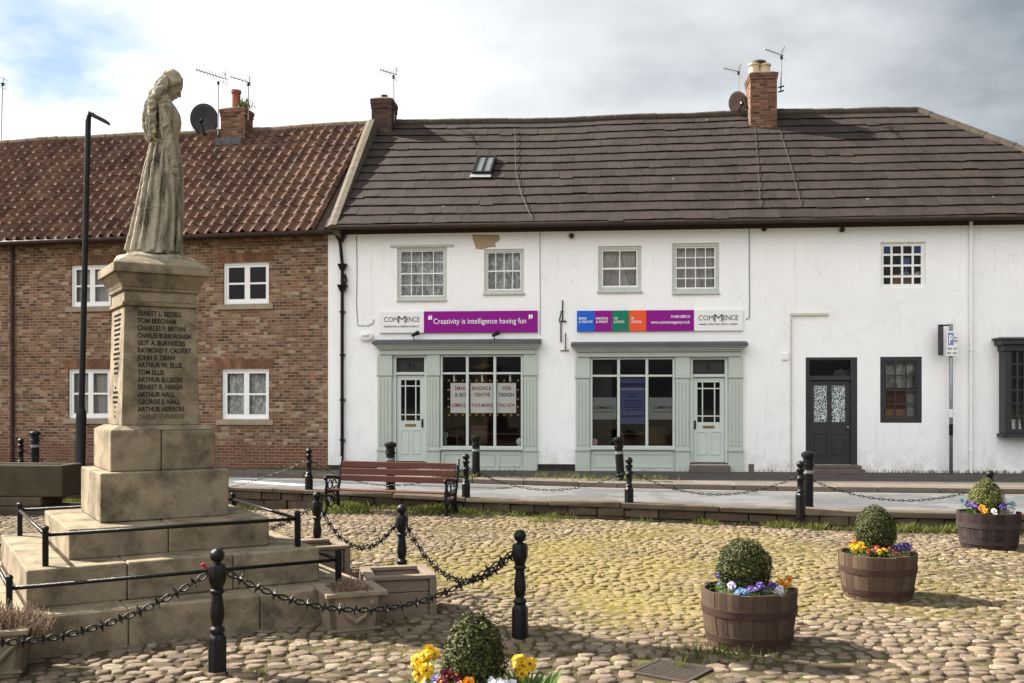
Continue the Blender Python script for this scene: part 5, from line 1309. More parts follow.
# low rails on the steps
def railing(hw, zb, h, zr, label):
    t = thing('step_railing', label, 'railing', FM.world(-hw, -hw, zb), TH); o = (-hw, -hw, zb)
    for (x, y) in ((-hw, -hw), (hw, -hw), (hw, hw), (-hw, hw)):
        b = MB(); b.box(x-.022, x+.022, y-.022, y+.022, zb, zb+h); b.ell((x, y, zb+h+.012), (.03,.03,.025), 8, 6); b.build('post', M['iron'], t, o)
    for (p, q) in (((-hw, -hw), (hw, -hw)), ((hw, -hw), (hw, hw)), ((hw, hw), (-hw, hw)), ((-hw, hw), (-hw, -hw))):
        d = Vector((q[0]-p[0], q[1]-p[1], 0)).normalized()*.023
        b = MB(); b.tube([(p[0]+d.x, p[1]+d.y, zb+zr), (q[0]-d.x, q[1]-d.y, zb+zr)], .016, 8); b.build('rail', M['iron'], t, o, smooth=True)
railing(1.04, Z2, .29, .25, 'upper black rail with square posts round the top memorial step')
railing(1.32, Z1, .27, .20, 'lower black rail with square posts round the bottom memorial step')

# ---------------- statue: one continuous carved figure
def loft(B, secs, seg=40, fold=0., nf=7, ph=0.):
    vs = []; fs = []; n = len(secs)
    for i, (z, xb, xf, hw) in enumerate(secs):
        cx, rx = (xb+xf)/2, (xf-xb)/2; t = 1-i/(n-1)
        for k in range(seg):
            a = 2*math.pi*k/seg
            f = 1+fold*(t**.7)*(.6*math.sin(nf*a+ph+.5*math.sin(3*a))+.4*math.sin((nf*1.7)*a+2*ph+t*1.2))
            vs.append((cx+rx*f*math.cos(a), hw*f*math.sin(a), z))
    for i in range(n-1):
        for k in range(seg): k2 = (k+1) % seg; fs.append((i*seg+k, i*seg+k2, (i+1)*seg+k2, (i+1)*seg+k))
    fs.append(tuple(reversed(range(seg)))); fs.append(tuple((n-1)*seg+k for k in range(seg))); B.add(vs, fs)
b = MB()
skirt = [(.03, -.30, .205, .225), (.10, -.285, .205, .215), (.26, -.248, .222, .20), (.44, -.205, .228, .19), (.62, -.16, .230, .18), (.80, -.118, .228, .175), (.93, -.085, .215, .165), (1.02, -.06, .19, .145), (1.07, -.052, .178, .135)]
loft(b, skirt, 64, .10, 9, .7)
torso = [(1.02, -.055, .178, .135), (1.10, -.05, .185, .14), (1.18, -.05, .205, .15), (1.25, -.05, .218, .162), (1.31, -.05, .20, .172), (1.37, -.048, .155, .178), (1.41, -.04, .115, .16), (1.45, -.022, .10, .10), (1.475, -.01, .09, .066)]
loft(b, torso, 32, .02, 9)
b.tube([(.03, 0, 1.42), (.065, 0, 1.47), (.10, 0, 1.53)], [.072, .058, .058], 14)       # neck
# head, bowed about 35 degrees
HM = Matrix.Translation((.128, 0, 1.575)) @ Matrix.Rotation(R(36), 4, 'Y')
def head(p): return HM @ Vector(p)
def hell(c, r, s=14, rg=9):
    n = len(b.v); b.ell((0,0,0), r, s, rg); b.v[n:] = [tuple(head(Vector(q)+Vector(c))) for q in b.v[n:]]
hell((-.008, 0, .012), (.098, .080, .108), 20, 14)     # skull
hell((.028, 0, -.045), (.062, .060, .072), 16, 10)     # jaw
hell((.066, 0, -.098), (.024, .026, .020))             # chin
hell((.080, 0, .026), (.016, .048, .012))              # brow
hell((.074, .037, -.022), (.020, .020, .018)); hell((.074, -.037, -.022), (.020, .020, .018))   # cheeks
hell((.084, .030, .006), (.010, .014, .009)); hell((.084, -.030, .006), (.010, .014, .009))     # eyes
n = len(b.v); b.tube([(.086, 0, .018), (.100, 0, -.012), (.116, 0, -.034), (.098, 0, -.044)], [.009, .011, .0145, .009], 8); b.v[n:] = [tuple(head(q)) for q in b.v[n:]]  # nose
hell((.093, 0, -.060), (.012, .024, .0075)); hell((.090, 0, -.073), (.012, .022, .008))         # lips
# hair: cap with parted waves and long tresses down the back
hell((-.030, 0, .040), (.102, .094, .094), 20, 12)
for s_ in (-1, 1):
    for j in range(4):
        n = len(b.v); yy = .082-.010*j
        b.tube([(.040-.02*j, s_*.02, .108+.008*j), (.040-.03*j, s_*(yy-.008), .062), (.010-.03*j, s_*(yy+.010), .010), (-.045-.02*j, s_*(yy+.006), -.055), (-.085-.012*j, s_*(yy-.006), -.10)], [.010, .020, .026, .027, .024], 8); b.v[n:] = [tuple(head(q)) for q in b.v[n:]]
tr = [(.035, 1.60), (.0, 1.54), (-.045, 1.46), (-.088, 1.37), (-.112, 1.28), (-.115, 1.19), (-.098, 1.11), (-.082, 1.06)]
for j in range(9):
    o_ = (j-4)*.034; ph = j*1.9
    b.tube([(x+.012*math.sin(i*1.7+ph)+.03*(1-abs(j-4)/4)*0-.0 + (.028 if abs(j-4) > 2 else 0), o_*(1+.10*i*(1 if i < 5 else .6))+.012*math.cos(i*1.5+ph), z+.012*math.sin(ph)) for i, (x, z) in enumerate(tr)],
           [.034, .040, .042, .042, .040, .036, .028, .014], 8)
# arms with hanging sleeves, hands resting against the gown
for s_ in (-1, 1):
    A_ = [(.045, s_*.150, 1.385), (.05, s_*.195, 1.31), (.052, s_*.205, 1.20), (.058, s_*.205, 1.10), (.078, s_*.205, 1.0), (.10, s_*.205, .915), (.112, s_*.203, .875)]
    b.tube(A_, [.070, .066, .060, .056, .052, .046, .034], 14)
    b.tube([(.03, s_*.10, 1.41), (.045, s_*.165, 1.375)], [.07, .065], 12)
    b.tube([(.112, s_*.203, .885), (.122, s_*.203, .845), (.130, s_*.203, .805)], [.026, .033, .030], 10)                 # palm
    for f_ in range(4):
        dx_ = -.024+.0165*f_; L = (.062, .072, .076, .066)[f_]
        b.tube([(.130+dx_, s_*.205, .815), (.137+dx_, s_*.206, .815-L*.5), (.136+dx_, s_*.198, .815-L*.85), (.130+dx_, s_*.190, .815-L)], [.0105, .010, .009, .007], 7)
    b.tube([(.138, s_*.198, .855), (.160, s_*.192, .83), (.166, s_*.190, .80), (.162, s_*.188, .782)], [.013, .012, .0105, .008], 7)  # thumb
    for k in range(4): b.tube([(.02+.02*k, s_*(.235), 1.26-.03*k), (.05+.012*k, s_*.262, 1.16-.05*k), (.07+.01*k, s_*.245, 1.02-.03*k)], [.004, .010, .004], 6)
# sweeping cloak edge at the back and long gown folds
for (x0_, x1_, y0_, r_) in ((-.07, -.255, -.10, .030), (-.075, -.30, -.03, .034), (-.07, -.27, .09, .032), (-.03, -.19, -.165, .024), (.03, -.08, -.195, .022), (.07, .03, -.20, .020), (.12, .10, -.18, .022), (.165, .165, -.13, .022), (.195, .20, -.06, .020), (.195, .205, .05, .02), (.03, -.05, .195, .022), (-.04, -.17, .17, .024), (.13, .12, .175, .02)):
    b.tube([(x0_, y0_*.78, 1.03), (x0_*.7+x1_*.3, y0_*.92, .75), (x0_*.35+x1_*.65+.012, y0_*1.02, .42), (x1_, y0_*1.1, .05)], [r_*.5, r_*.8, r_, r_*1.15], 8)
b.tube([(-.055, -.12, 1.055), (.06, -.165, 1.03), (.165, -.09, 1.04), (.185, 0, 1.045), (.165, .09, 1.04), (.06, .165, 1.03), (-.055, .12, 1.055)], .014, 7)   # girdle
b.ell((.17, -.06, .035), (.07, .035, .03)); b.ell((.19, .06, .035), (.07, .035, .03))     # toes below the hem
SK = 1.045
b.v = [(p[0]*.93, p[1]*.86, p[2]*SK) for p in b.v]
me = b.mesh('statue', M['statue_stone']); so_ = bpy.data.objects.new('statue', me); COL.objects.link(so_)
rm = so_.modifiers.new('r', 'REMESH'); rm.mode = 'VOXEL'; rm.voxel_size = .0065
sm = so_.modifiers.new('s', 'SMOOTH'); sm.iterations = 2; sm.factor = .4
dg = bpy.context.evaluated_depsgraph_get(); dg.update()
me2 = bpy.data.meshes.new_from_object(so_.evaluated_get(dg)); so_.modifiers.clear(); so_.data = me2
norms = [v.normal.copy() for v in me2.vertices]
for v, vn in zip(me2.vertices, norms):      # weathered surface: shallow pits, and wavy strands cut into the hair
    p = v.co; d = .005*noise.noise(p*14)+.0035*noise.noise(p*38)
    if p.x < .06 and p.z > 1.08: d += .010*math.sin(p.y*150+p.z*9+6*noise.noise(p*9)+2.2*math.sin(p.z*26))
    v.co = p+vn*d
me2.polygons.foreach_set('use_smooth', [True]*len(me2.polygons))
if not me2.materials: me2.materials.append(M['statue_stone'])
STZ = DT+.425
sx, sy, _ = FM.world(-.01, 0, 0)
so_.location = (sx+.065, sy, STZ+.05); so_.rotation_euler = (0, 0, R(24))
tag(so_, 'weathered stone statue of a long haired robed woman with bowed head on the memorial', 'statue')
b = MB(); n = 36
prof = [(1.0, -.012), (1.02, .02), (.94, .055), (.80, .07)]
for (q, z) in prof:
    for k in range(n):
        a = 2*math.pi*k/n; j = 1+.07*math.sin(3*a+1)+.04*math.sin(7*a); b.v.append((-.035+.36*q*j*math.cos(a), .27*q*j*math.sin(a), z-.05+(.012*math.sin(5*a) if z > .03 else 0)))
for i in range(3):
    for k in range(n): k2 = (k+1) % n; b.f.append((i*n+k, i*n+k2, (i+1)*n+k2, (i+1)*n+k)); b.mi.append(0)
b.f.append(tuple(3*n+k for k in range(n))); b.mi.append(0)
b.build('rock_base', M['statue_stone'], so_, smooth=True)

# ------------------------------------------------------------------ bollards and spiked chains of the memorial
def make_bollard():
    t = thing('chain_bollard', '', 'bollard', group='black bollards round the memorial')
    b = MB(); ir = M['iron']
    b.lathe([(.066, -.05), (.066, .235), (.062, .25), (.044, .275)], 8, ph=R(22.5)); b.build('base_block', ir, t, autosm=30)
    b = MB(); b.lathe([(.044, .2751), (.052, .285), (.054, .30), (.047, .318), (.036, .325), (.034, .335), (.043, .36), (.050, .40), (.048, .44), (.038, .52), (.036, .555), (.048, .562), (.052, .575), (.047, .588), (.038, .594)], 20); b.build('shaft', ir, t, autosm=50)
    b = MB(); b.lathe([(.038, .5941), (.060, .645), (.064, .66), (.064, .745), (.055, .765), (.026, .775)], 8, ph=R(22.5)); b.build('chain_block', ir, t, autosm=30)
    b = MB(); b.lathe([(.026, .7751), (.024, .783), (.040, .795), (.051, .82), (.052, .835), (.043, .86), (.024, .876), (.004, .881)], 18); b.build('finial', ir, t, autosm=50)
    return t
BA, BB, BCc, BD = (-2.09, 7.06), (.065, 8.07), (-1.11, 10.04), (-2.24, 11.45)
bol = make_bollard()
BL = [(BA, 'black bollard in front of the memorial steps at the bottom edge'), (BB, 'black bollard standing clear on the cobbles behind the front box bush'), (BCc, 'black bollard behind the square timber planter'), (BD, 'farthest black memorial bollard, in front of the left bench end'), ((-4.35, 6.05), 'black bollard at the near left memorial corner, outside the picture'), ((-4.6, 12.3), 'black bollard hidden behind the memorial')]
for i, (p, lab) in enumerate(BL[:5]):
    t = bol if i == 0 else copy_tree(bol)
    t.location = (p[0], p[1], gz(*p)); t['label'] = lab; t.rotation_euler = (0, 0, R(20+i*7))
b = MB(); b.tube([(0, -.02, 0), (-.02, -.035, .01), (-.035, -.02, .03), (-.015, -.05, .035)], .008, 6); b.ell((-.03, -.04, .03), (.018,.012,.014), 8, 5)
o = b.build('ribbon_scrap', mat('red ribbon', (.28, .015, .02), None, .6)); o.location = (BA[0]-.045, BA[1]-.04, gz(*BA)+.745); tag(o, 'scrap of red ribbon tied to the front memorial bollard', 'ribbon')
def catenary(p, q, drop, n):
    P, Q = Vector(p), Vector(q); out = []
    for k in range(n+1): t = k/n; v = P.lerp(Q, t); v.z -= drop*4*t*(1-t); out.append(v)
    return out
def torus_link(B, c, d, up, L, Wd, r, seg=12, s2=6):
    d = d.normalized(); sd = d.cross(up).normalized()
    vs = []; fs = []
    for i in range(seg):
        a = 2*math.pi*i/seg; cc = c+d*(L*math.cos(a))+sd*(Wd*math.sin(a)); rad = (d*math.cos(a)/L*Wd*1.0+sd*math.sin(a)).normalized(); nn = d.cross(sd).normalized()
        for j in range(s2): t = 2*math.pi*j/s2; vs.append(cc+(rad*math.cos(t)+nn*math.sin(t))*r)
    for i in range(seg):
        for j in range(s2): i2, j2 = (i+1) % seg, (j+1) % s2; fs.append((i*s2+j, i*s2+j2, i2*s2+j2, i2*s2+j))
    B.add(vs, fs)
def chain(name, p, q, drop, label, group, link=.052, wd=.018, r=.0065, spikes=True, m=None):
    L = (Vector(q)-Vector(p)).length; n = max(8, int(L*1.06/(link*1.22))); P = catenary(p, q, drop, n); B = MB()
    for k in range(n):
        c = (P[k]+P[k+1])/2; d = P[k+1]-P[k]; up = Vector((0,0,1)) if k % 2 else Vector((0,0,1)).cross(d).normalized()+Vector((0,0,.25))
        torus_link(B, c, d, up, link*.74, wd, r)
        if spikes and k % 2 == 1:
            dn = d.normalized(); e1 = dn.cross(Vector((0,0,1))).normalized(); e2 = e1.cross(dn)
            a0 = k*.4
            for j in range(4):
                v = e1*math.cos(a0+j*1.5708)+e2*math.sin(a0+j*1.5708); B.tube([c+v*.008, c+v*.048], [.014, .0015], 5)
    cen = (Vector(p)+Vector(q))/2; cen.z = min(v.z for v in P)
    o = B.build(name, m or M['iron'], None, org=tuple(cen), loc=tuple(cen), smooth=False); tag(o, label, 'chain', group); return o
def top(p, h=.70): return (p[0], p[1], gz(*p)+h)
def edge(p, q, r=.07):
    d = Vector((q[0]-p[0], q[1]-p[1], 0)).normalized()*r; return (p[0]+d.x, p[1]+d.y, gz(*p)+.70)
G5 = 'spiked chains round the memorial'
E5 = (-4.35, 6.05)
chain('spiked_chain', edge(BA, BB), edge(BB, BA), .36, 'long spiked black chain sagging between the two nearest memorial bollards', G5)
chain('spiked_chain', edge(BB, BCc), edge(BCc, BB), .40, 'spiked black chain from the clear standing bollard to the one behind the timber planter', G5)
chain('spiked_chain', edge(BCc, BD), edge(BD, BCc), .36, 'spiked black chain between the two farther memorial bollards', G5)
chain('spiked_chain', edge(BA, E5), edge(E5, BA), .36, 'spiked black chain leaving the picture at the lower left', G5)
chain('spiked_chain', edge(BD, (-4.6, 12.6)), (-4.6, 12.6, .3), .36, 'spiked black chain running behind the memorial from the farthest bollard', G5)

# ------------------------------------------------------------------ kerbside bollards and light chains
def make_small():
    t = thing('kerb_bollard', '', 'bollard', group='short bollards along the retaining wall')
    b = MB(); b.lathe([(.075, -.12), (.075, .22), (.06, .24), (.05, .25)], 8, ph=R(22.5)); b.build('base_block', M['iron'], t, autosm=30)
    b = MB(); b.lathe([(.05, .2501), (.062, .27), (.05, .29), (.042, .30), (.050, .38), (.048, .44), (.062, .455), (.062, .475), (.046, .49), (.044, .56), (.06, .575), (.06, .60), (.04, .615)], 16); b.build('shaft', M['iron'], t, autosm=50)
    b = MB(); b.lathe([(.04, .6151), (.034, .625), (.055, .65), (.062, .68), (.052, .71), (.03, .728), (.004, .734)], 16); b.build('finial', M['iron'], t, autosm=50)
    return t
def make_tall():
    t = thing('street_bollard', '', 'bollard', group='tall bollards along the street')
    b = MB(); b.lathe([(.095, -.1), (.095, .05), (.085, .06), (.080, .64), (.078, .66), (.095, .67), (.095, .70), (.080, .71)], 18); b.build('post', M['iron'], t, autosm=40)
    b = MB(); b.lathe([(.080, .7101), (.080, .78), (.105, .80), (.110, .83), (.105, .86), (.07, .885), (.004, .893)], 18); b.build('cap', M['iron'], t, autosm=40)
    b = MB(); b.lathe([(.083, .55), (.083, .60)], 18, cap=False); b.build('band', M['grey_metal'], t)
    return t
sb = make_small()
SB = [(309, 18.5, .02, 'short bollard on the retaining wall just left of the bench'), (466, 17.0, 0, 'short bollard on the retaining wall just right of the bench'), (629, 16.0, 0, 'short bollard in front of the leaning tall bollard'), (800.5, 15.0, -.0, 'short bollard close against an upright tall bollard'), (990, 14.5, -.11, 'short bollard showing only its finial behind the far barrel'), (21, 20.2, .14, 'short bollard behind the stone trough at the left edge')]
SP = []
for i, (px_, Y, z, lab) in enumerate(SB):
    t = sb if i == 0 else copy_tree(sb); t.location = ((px_-512)*Y/FPX, Y, z); t['label'] = lab; SP.append(t.location.copy())
tb = make_tall()
TB = [(390.5, 18.1, 0, (0, 0), 'tall bollard seen behind the back of the bench'), (476, 21.0, .02, (0, 0), 'tall bollard in front of the left shop window beside a grass tuft'), (621, 20.05, .02, (R(1), R(-4)), 'tall bollard leaning to the left outside the right shop window'), (807.5, 15.35, -.03, (0, R(1)), 'tall bollard upright in front of the charcoal door'), (35, 20.7, .12, (0, 0), 'tall bollard at the left beside the lamp column')]
for i, (px_, Y, z, rot, lab) in enumerate(TB):
    t = tb if i == 0 else copy_tree(tb); t.location = ((px_-512)*Y/FPX, Y, z); t.rotation_euler = (rot[0], rot[1], 0); t['label'] = lab
GL = 'light chains along the retaining wall'
def lc(a, c, drop, lab):
    p, q = SP[a]+Vector((0,0,.52)), SP[c]+Vector((0,0,.52)); chain('light_chain', tuple(p), tuple(q), drop, lab, GL, link=.06, wd=.015, r=.0055, spikes=False, m=M['iron'])
lc(0, 1, .40, 'thin chain sagging behind the bench'); lc(1, 2, .36, 'thin chain hanging in front of the left shopfront'); lc(2, 3, .34, 'thin chain hanging before the right shopfront door'); lc(3, 4, .30, 'thin chain sagging across the road view towards the far barrel')
lc(5, 0, .75, 'thin chain sagging behind the memorial on the left')

# ------------------------------------------------------------------ bench
bx0, by0 = (338-512)*17.5/FPX, 17.5; bx1, by1 = (455.5-512)*16.75/FPX, 16.75
bl = math.hypot(bx1-bx0, by1-by0); ba_ = math.atan2(by1-by0, bx1-bx0)
bz = -.31
BN = thing('park_bench', 'bench with red brown slats and black iron ends against the retaining wall', 'bench', ((bx0+bx1)/2, (by0+by1)/2, bz), ba_)
hl = bl/2
for k, (z, y) in enumerate(((.595, .04), (.715, .075), (.835, .105))):
    b = MB(); b.box(-hl+.03, hl-.03, y-.015, y+.015, z-.052, z+.052); b.build('back_slat', M['slat'], BN, bevel=.008)
for k, y in enumerate((-.37, -.26, -.15, -.04)):
    b = MB(); b.box(-hl+.03, hl-.03, y-.048, y+.048, .405-.008*k, .435-.008*k); b.build('seat_slat', M['slat'], BN, bevel=.008)
for s_ in (-1, 1):
    x = s_*(hl-.0); b = MB()
    b.tube([(x, .14, .96), (x, .11, .78), (x, .04, .5), (x, -.02, .37), (x, .0, .2), (x, .07, 0)], [.022, .026, .03, .034, .028, .034], 8)
    b.tube([(x, -.02, .38), (x, -.2, .375), (x, -.40, .385)], .026, 8)
    b.tube([(x, -.42, 0), (x, -.38, .12), (x, -.40, .25), (x, -.42, .38), (x, -.39, .5), (x, -.41, .60)], [.034, .026, .024, .028, .024, .026], 8)
    b.tube([(x, -.44, .585), (x, -.43, .625), (x, -.36, .635), (x, -.2, .625), (x, .0, .60), (x, .07, .60)], [.028, .032, .03, .026, .026, .024], 8)
    for (cy, cz, r_) in ((-.28, .50, .075), (-.13, .50, .07), (-.25, .20, .09), (-.08, .22, .08)):
        b.tube([(x, cy+r_*math.cos(a), cz+r_*math.sin(a)) for a in [2*math.pi*k/12 for k in range(12)]], .013, 6)
    b.tube([(x, -.39, .12), (x, -.2, .30), (x, .02, .12)], .015, 6)
    b.build('bench_end', M['iron'], BN, smooth=True)

# ------------------------------------------------------------------ planters by the memorial
def box_planter(name, label, c, yaw, wx, wy, h, m, taper=.0, timber=True, org_h=0.):
    t = thing(name, label, 'planter', (c[0], c[1], gz(*c)), yaw); th = .045
    b = MB(); a0x, a0y = wx/2-taper, wy/2-taper
    def side(B, x0, y0, x1, y1, nx_, ny_, z0, z1):
        k0, k1 = z0/h, z1/h; o0, o1 = taper*k0, taper*k1
        P = []
        for (z, o) in ((z0, o0), (z1, o1)):
            for (x, y) in ((x0, y0), (x1, y1)):
                sx_, sy_ = (1 if x > 0 else -1), (1 if y > 0 else -1)
                P.append((x+sx_*o, y+sy_*o, z)); P.append((x+sx_*o-nx_*th, y+sy_*o-ny_*th, z))
        B.add(P, [(0,2,6,4), (3,1,5,7), (0,1,3,2)[::-1], (4,6,7,5), (0,4,5,1), (2,3,7,6)])
    rows = [(k*h/3+.004, (k+1)*h/3-.004) for k in range(3)] if timber else [(0., h)]
    for (z0, z1) in rows:
        for (x0, y0, x1, y1, nx_, ny_) in ((-a0x, -a0y, a0x, -a0y, 0, -1), (a0x, -a0y, a0x, a0y, 1, 0), (a0x, a0y, -a0x, a0y, 0, 1), (-a0x, a0y, -a0x, -a0y, -1, 0)): side(b, x0, y0, x1, y1, nx_, ny_, z0, z1)
    b.build('side_panel', m, t)
    W, H = wx/2, wy/2
    if timber:
        for (x, y) in ((-1, -1), (1, -1), (1, 1), (-1, 1)):
            b = MB(); b.box(x*W-.03, x*W+.03, y*H-.03, y*H+.03, 0, h); b.build('corner_post', m, t, bevel=.006)
    b = MB(); e = .028
    for q in ((-W-e, W+e, -H-e, -H+.06), (-W-e, W+e, H-.06, H+e), (-W-e, -W+.06, -H+.0601, H-.0601), (W-.06, W+e, -H+.0601, H-.0601)): b.box(*q, h+.001, h+.036)
    b.build('rim', m, t, bevel=.006)
    b = MB(); b.box(-W+.05, W-.05, -H+.05, H-.05, h*.55, h*.72); b.build('soil', M['soil'], t)
    return t
tm = M['timber']
box_planter('timber_planter', 'square weathered timber planter in front of a memorial bollard', (-1.05, 9.1), .26, .56, .55, .335, tm)
box_planter('timber_planter', 'weathered timber planter half hidden behind the right end of the memorial steps', (-2.18, 10.85), .42, .62, .6, .335, tm)
sp_ = mat('pale cast stone', (.23, .185, .13), (.16, .128, .09), .9, 5, .4, 40, stain=((.12, .10, .07), 5, .55, .75))
def stone_planter(label, c, yaw, wx, wy, h):
    t = box_planter('stone_planter', label, c, yaw, wx, wy, h, sp_, .035, False)
    b = MB(); W = wx/2-.02
    # swag relief and a framed panel on the front
    for s_ in ((-1, 1) if wx > .6 else (0,)):
        cx = s_*wx*.24; hw = (W*.42 if s_ else W*.62); y = -wy/2-.002
        b.tube([(cx-hw, y+.0, h*.80), (cx-hw*.5, y, h*.48), (cx, y+.008, h*.34), (cx+hw*.5, y, h*.48), (cx+hw, y, h*.80)], [.012, .020, .026, .020, .012], 7)
        for k in (-1, 1): b.ell((cx+k*hw, y, h*.82), (.025,.016,.025), 8, 6)
    b.box(-W, W, -wy/2+.022, -wy/2+.034, .03, .05); b.build('swag_relief', sp_, t, smooth=False)
    return t
P_A = FM.world(1.28, -1.80, 0)
stone_planter('square cast stone planter with a swag and dead heather beside the steps', (P_A[0]-.03, P_A[1]-.08), .40, .46, .50, .315)
P_L = FM.world(-1.62, -1.83, 0)
stone_planter('cast stone trough with a swag and dried heather at the lower left corner', (P_L[0]-.10, P_L[1]+.02), .30, .95, .42, .30)
def dried(label, c, yaw, w_, d_, z0, n, h):
    b = MB(); cs, sn = math.cos(yaw), math.sin(yaw)
    for i in range(n):
        u, v = rnd.uniform(-w_/2, w_/2), rnd.uniform(-d_/2, d_/2); x, y = u*cs-v*sn, u*sn+v*cs
        k = 1-.5*(abs(u)/(w_/2))**2; L = rnd.uniform(.5, 1)*h*k; a = rnd.uniform(0, 6.28); tl = rnd.uniform(0, .6)*L
        b.tube([(x, y, 0), (x+tl*.5*math.cos(a), y+tl*.5*math.sin(a), L*.6), (x+tl*math.cos(a), y+tl*math.sin(a), L)], [.003, .0028, .0018], 4, cap=False)
        for j in range(3):
            q = rnd.uniform(.4, 1); blade(b, x+tl*q*math.cos(a), y+tl*q*math.sin(a), L*q, .025, .012, rnd)
    o = b.build('dried_heather', M['dried'], loc=(c[0], c[1], z0)); tag(o, label, 'plant'); return o
dried('dead brown heather filling the square stone planter', (P_A[0]-.03, P_A[1]-.08), .4, .40, .42, GZ+.25, 520, .16)
dried('pinkish dried heather in the stone trough at the lower left', (P_L[0]+.14, P_L[1]+.09), .3, .70, .36, GZ+.24, 760, .25)
b = MB()
for i in range(160): blade(b, rnd.gauss(0, .07), rnd.gauss(0, .06), 0, rnd.uniform(.03, .10), .018, rnd)
o = b.build('young_plant', M['leaf'], loc=(P_L[0]-.30, P_L[1]-.07, GZ+.215)); tag(o, 'fresh yellow green plant beside the dried heather at the left edge', 'plant')
# stone trough at the far left
b = MB(); TX0, TX1, TY = -11.2, -8.17, 18.3; zt = .46
tr = thing('stone_trough', 'long mossy stone trough at the left edge behind the memorial', 'trough', ((TX0+TX1)/2, TY+.35, gz(-9, 18)), R(-5)); oc = ((TX0+TX1)/2, TY+.35, gz(-9, 18))
for q in ((TX0, TX1, TY, TY+.12), (TX0, TX1, TY+.6, TY+.72), (TX0, TX0+.12, TY+.1201, TY+.5999), (TX1-.14, TX1, TY+.1201, TY+.5999)): b.box(*q, -.13, zt)
b.box(TX0+.1, TX1-.1, TY+.1, TY+.62, -.129, .1); b.build('basin', M['trough'], tr, oc, bevel=.03)
b = MB(); b.box(TX0-.1, TX1+.05, TY-.12, TY+.8, -.6, -.30); b.box(TX0+.2, TX1-.4, TY-.03, TY+.75, -.299, -.131); b.build('plinth', M['wall_stone'], tr, oc, bevel=.03)
b = MB(); b.box(TX0+.13, TX1-.15, TY+.125, TY+.595, .1001, .34); b.build('soil', M['soil'], tr, oc)

# ------------------------------------------------------------------ barrels, box balls, pansies
def make_barrel(wood, hoop):
    t = thing('half_barrel', '', 'planter', group='half barrel planters on the cobbles')
    ns = 22; H = .45
    def rad(z): return .308+.066*math.sin(min(1, (z/H*.9+.1))*math.pi/2)**1.0
    b = MB()
    for k in range(ns):
        a0, a1 = 2*math.pi*(k+.012)/ns, 2*math.pi*(k+.988)/ns; vs = []
        hz = H+rnd.uniform(-.006, .006); zs = [0, .08, .16, .24, .32, .40, hz]; jr = rnd.uniform(-.003, .003)
        for z in zs:
            r = rad(z)+jr
            for (a, rr) in ((a0, r), ((a0+a1)/2, r+.002), (a1, r), (a1, r-.028), (a0, r-.028)): vs.append((rr*math.cos(a), rr*math.sin(a), z))
        fs = []
        for i in range(len(zs)-1):
            for j in range(5): j2 = (j+1) % 5; fs.append((i*5+j, i*5+j2, (i+1)*5+j2, (i+1)*5+j))
        n = (len(zs)-1)*5; fs += [(4,3,2,1,0), (n, n+1, n+2, n+3, n+4)]; b.add(vs, fs)
    b.build('staves', wood, t)
    for (z0, z1) in ((.265, .325), (.06, .115)):
        b = MB(); b.lathe([(rad(z0)-.004, z0), (rad(z0)+.007, z0+.001), (rad(z1)+.007, z1-.001), (rad(z1)-.004, z1)], 44, cap=False); b.build('hoop', hoop, t, autosm=40)
    b = MB(); b.lathe([(.345, H-.075), (.2, H-.05), (.03, H-.04)], 24); b.build('soil', M['soil'], t)
    return t
BAR = [((1.88, 7.9), 1.0, 'brown half barrel with rusty hoops nearest on the right'), ((3.6, 9.8), .985, 'brown half barrel standing midway along the row on the right'), ((6.27, 13.1), 1.05, 'dark stained half barrel farthest back by the road'), ((-.20, 5.02), .98, 'half barrel at the very front, mostly below the picture')]
b1 = make_barrel(M['oak'], M['hoop']); b2 = make_barrel(M['oak_dark'], M['hoop_dark'])
for i, (c, s_, lab) in enumerate(BAR):
    t = (b1, None, b2, None)[i] or copy_tree(b1)
    t.location = (c[0], c[1], gz(*c)-.01); t.scale = (s_, s_, s_); t.rotation_euler = (0, 0, i*1.1); t['label'] = lab
def box_ball(label, c, z0, r, h, m, seed, cone=.0):
    t = thing('box_bush', label, 'bush', (c[0], c[1], z0)); rr = random.Random(seed)
    b = MB(); b.ell((0, 0, h*.5), (r*.86, r*.86, h*.47), 16, 10); b.tube([(0, 0, -.06), (0, 0, h*.3)], .025, 8); b.build('twigs', M['core'], t, smooth=True)
    b = MB()
    for i in range(5200):
        a = rr.uniform(0, 6.283); u = rr.uniform(-1, 1); q = math.sqrt(1-u*u)
        d = Vector((q*math.cos(a), q*math.sin(a), u)); nz = noise.noise(d*2.2+Vector((seed, 0, 0)))*.15+noise.noise(d*6+Vector((0, seed, 0)))*.09
        k = (1+nz)*(1-abs(rr.gauss(0, .08)))+(.10*rr.random() if rr.random() < .10 else 0)
        kw = 1-cone*max(0, u)
        p = Vector((d.x*r*k*kw, d.y*r*k*kw, h*.5+d.z*h*.5*k))
        nrm_ = (d+Vector((rr.gauss(0, .55), rr.gauss(0, .55), rr.gauss(0, .55)+.25))).normalized(); tx = nrm_.cross(Vector((rr.random(), rr.random(), rr.random()))).normalized(); ty = nrm_.cross(tx)
        L, Wd = rr.uniform(.009, .017), rr.uniform(.005, .009)
        b.add([p-tx*L*.7, p+ty*Wd+nrm_*.002, p+tx*L, p-ty*Wd+nrm_*.002], [(0,1,2,3)])
    b.build('foliage', m, t); return t
BZ = lambda i: gz(*BAR[i][0])+.40*BAR[i][1]
box_ball('dark clipped box ball in the nearest right barrel', (BAR[0][0][0]-.04, BAR[0][0][1]), BZ(0)-.02, .215, .445, M['box_leaf'], 3)
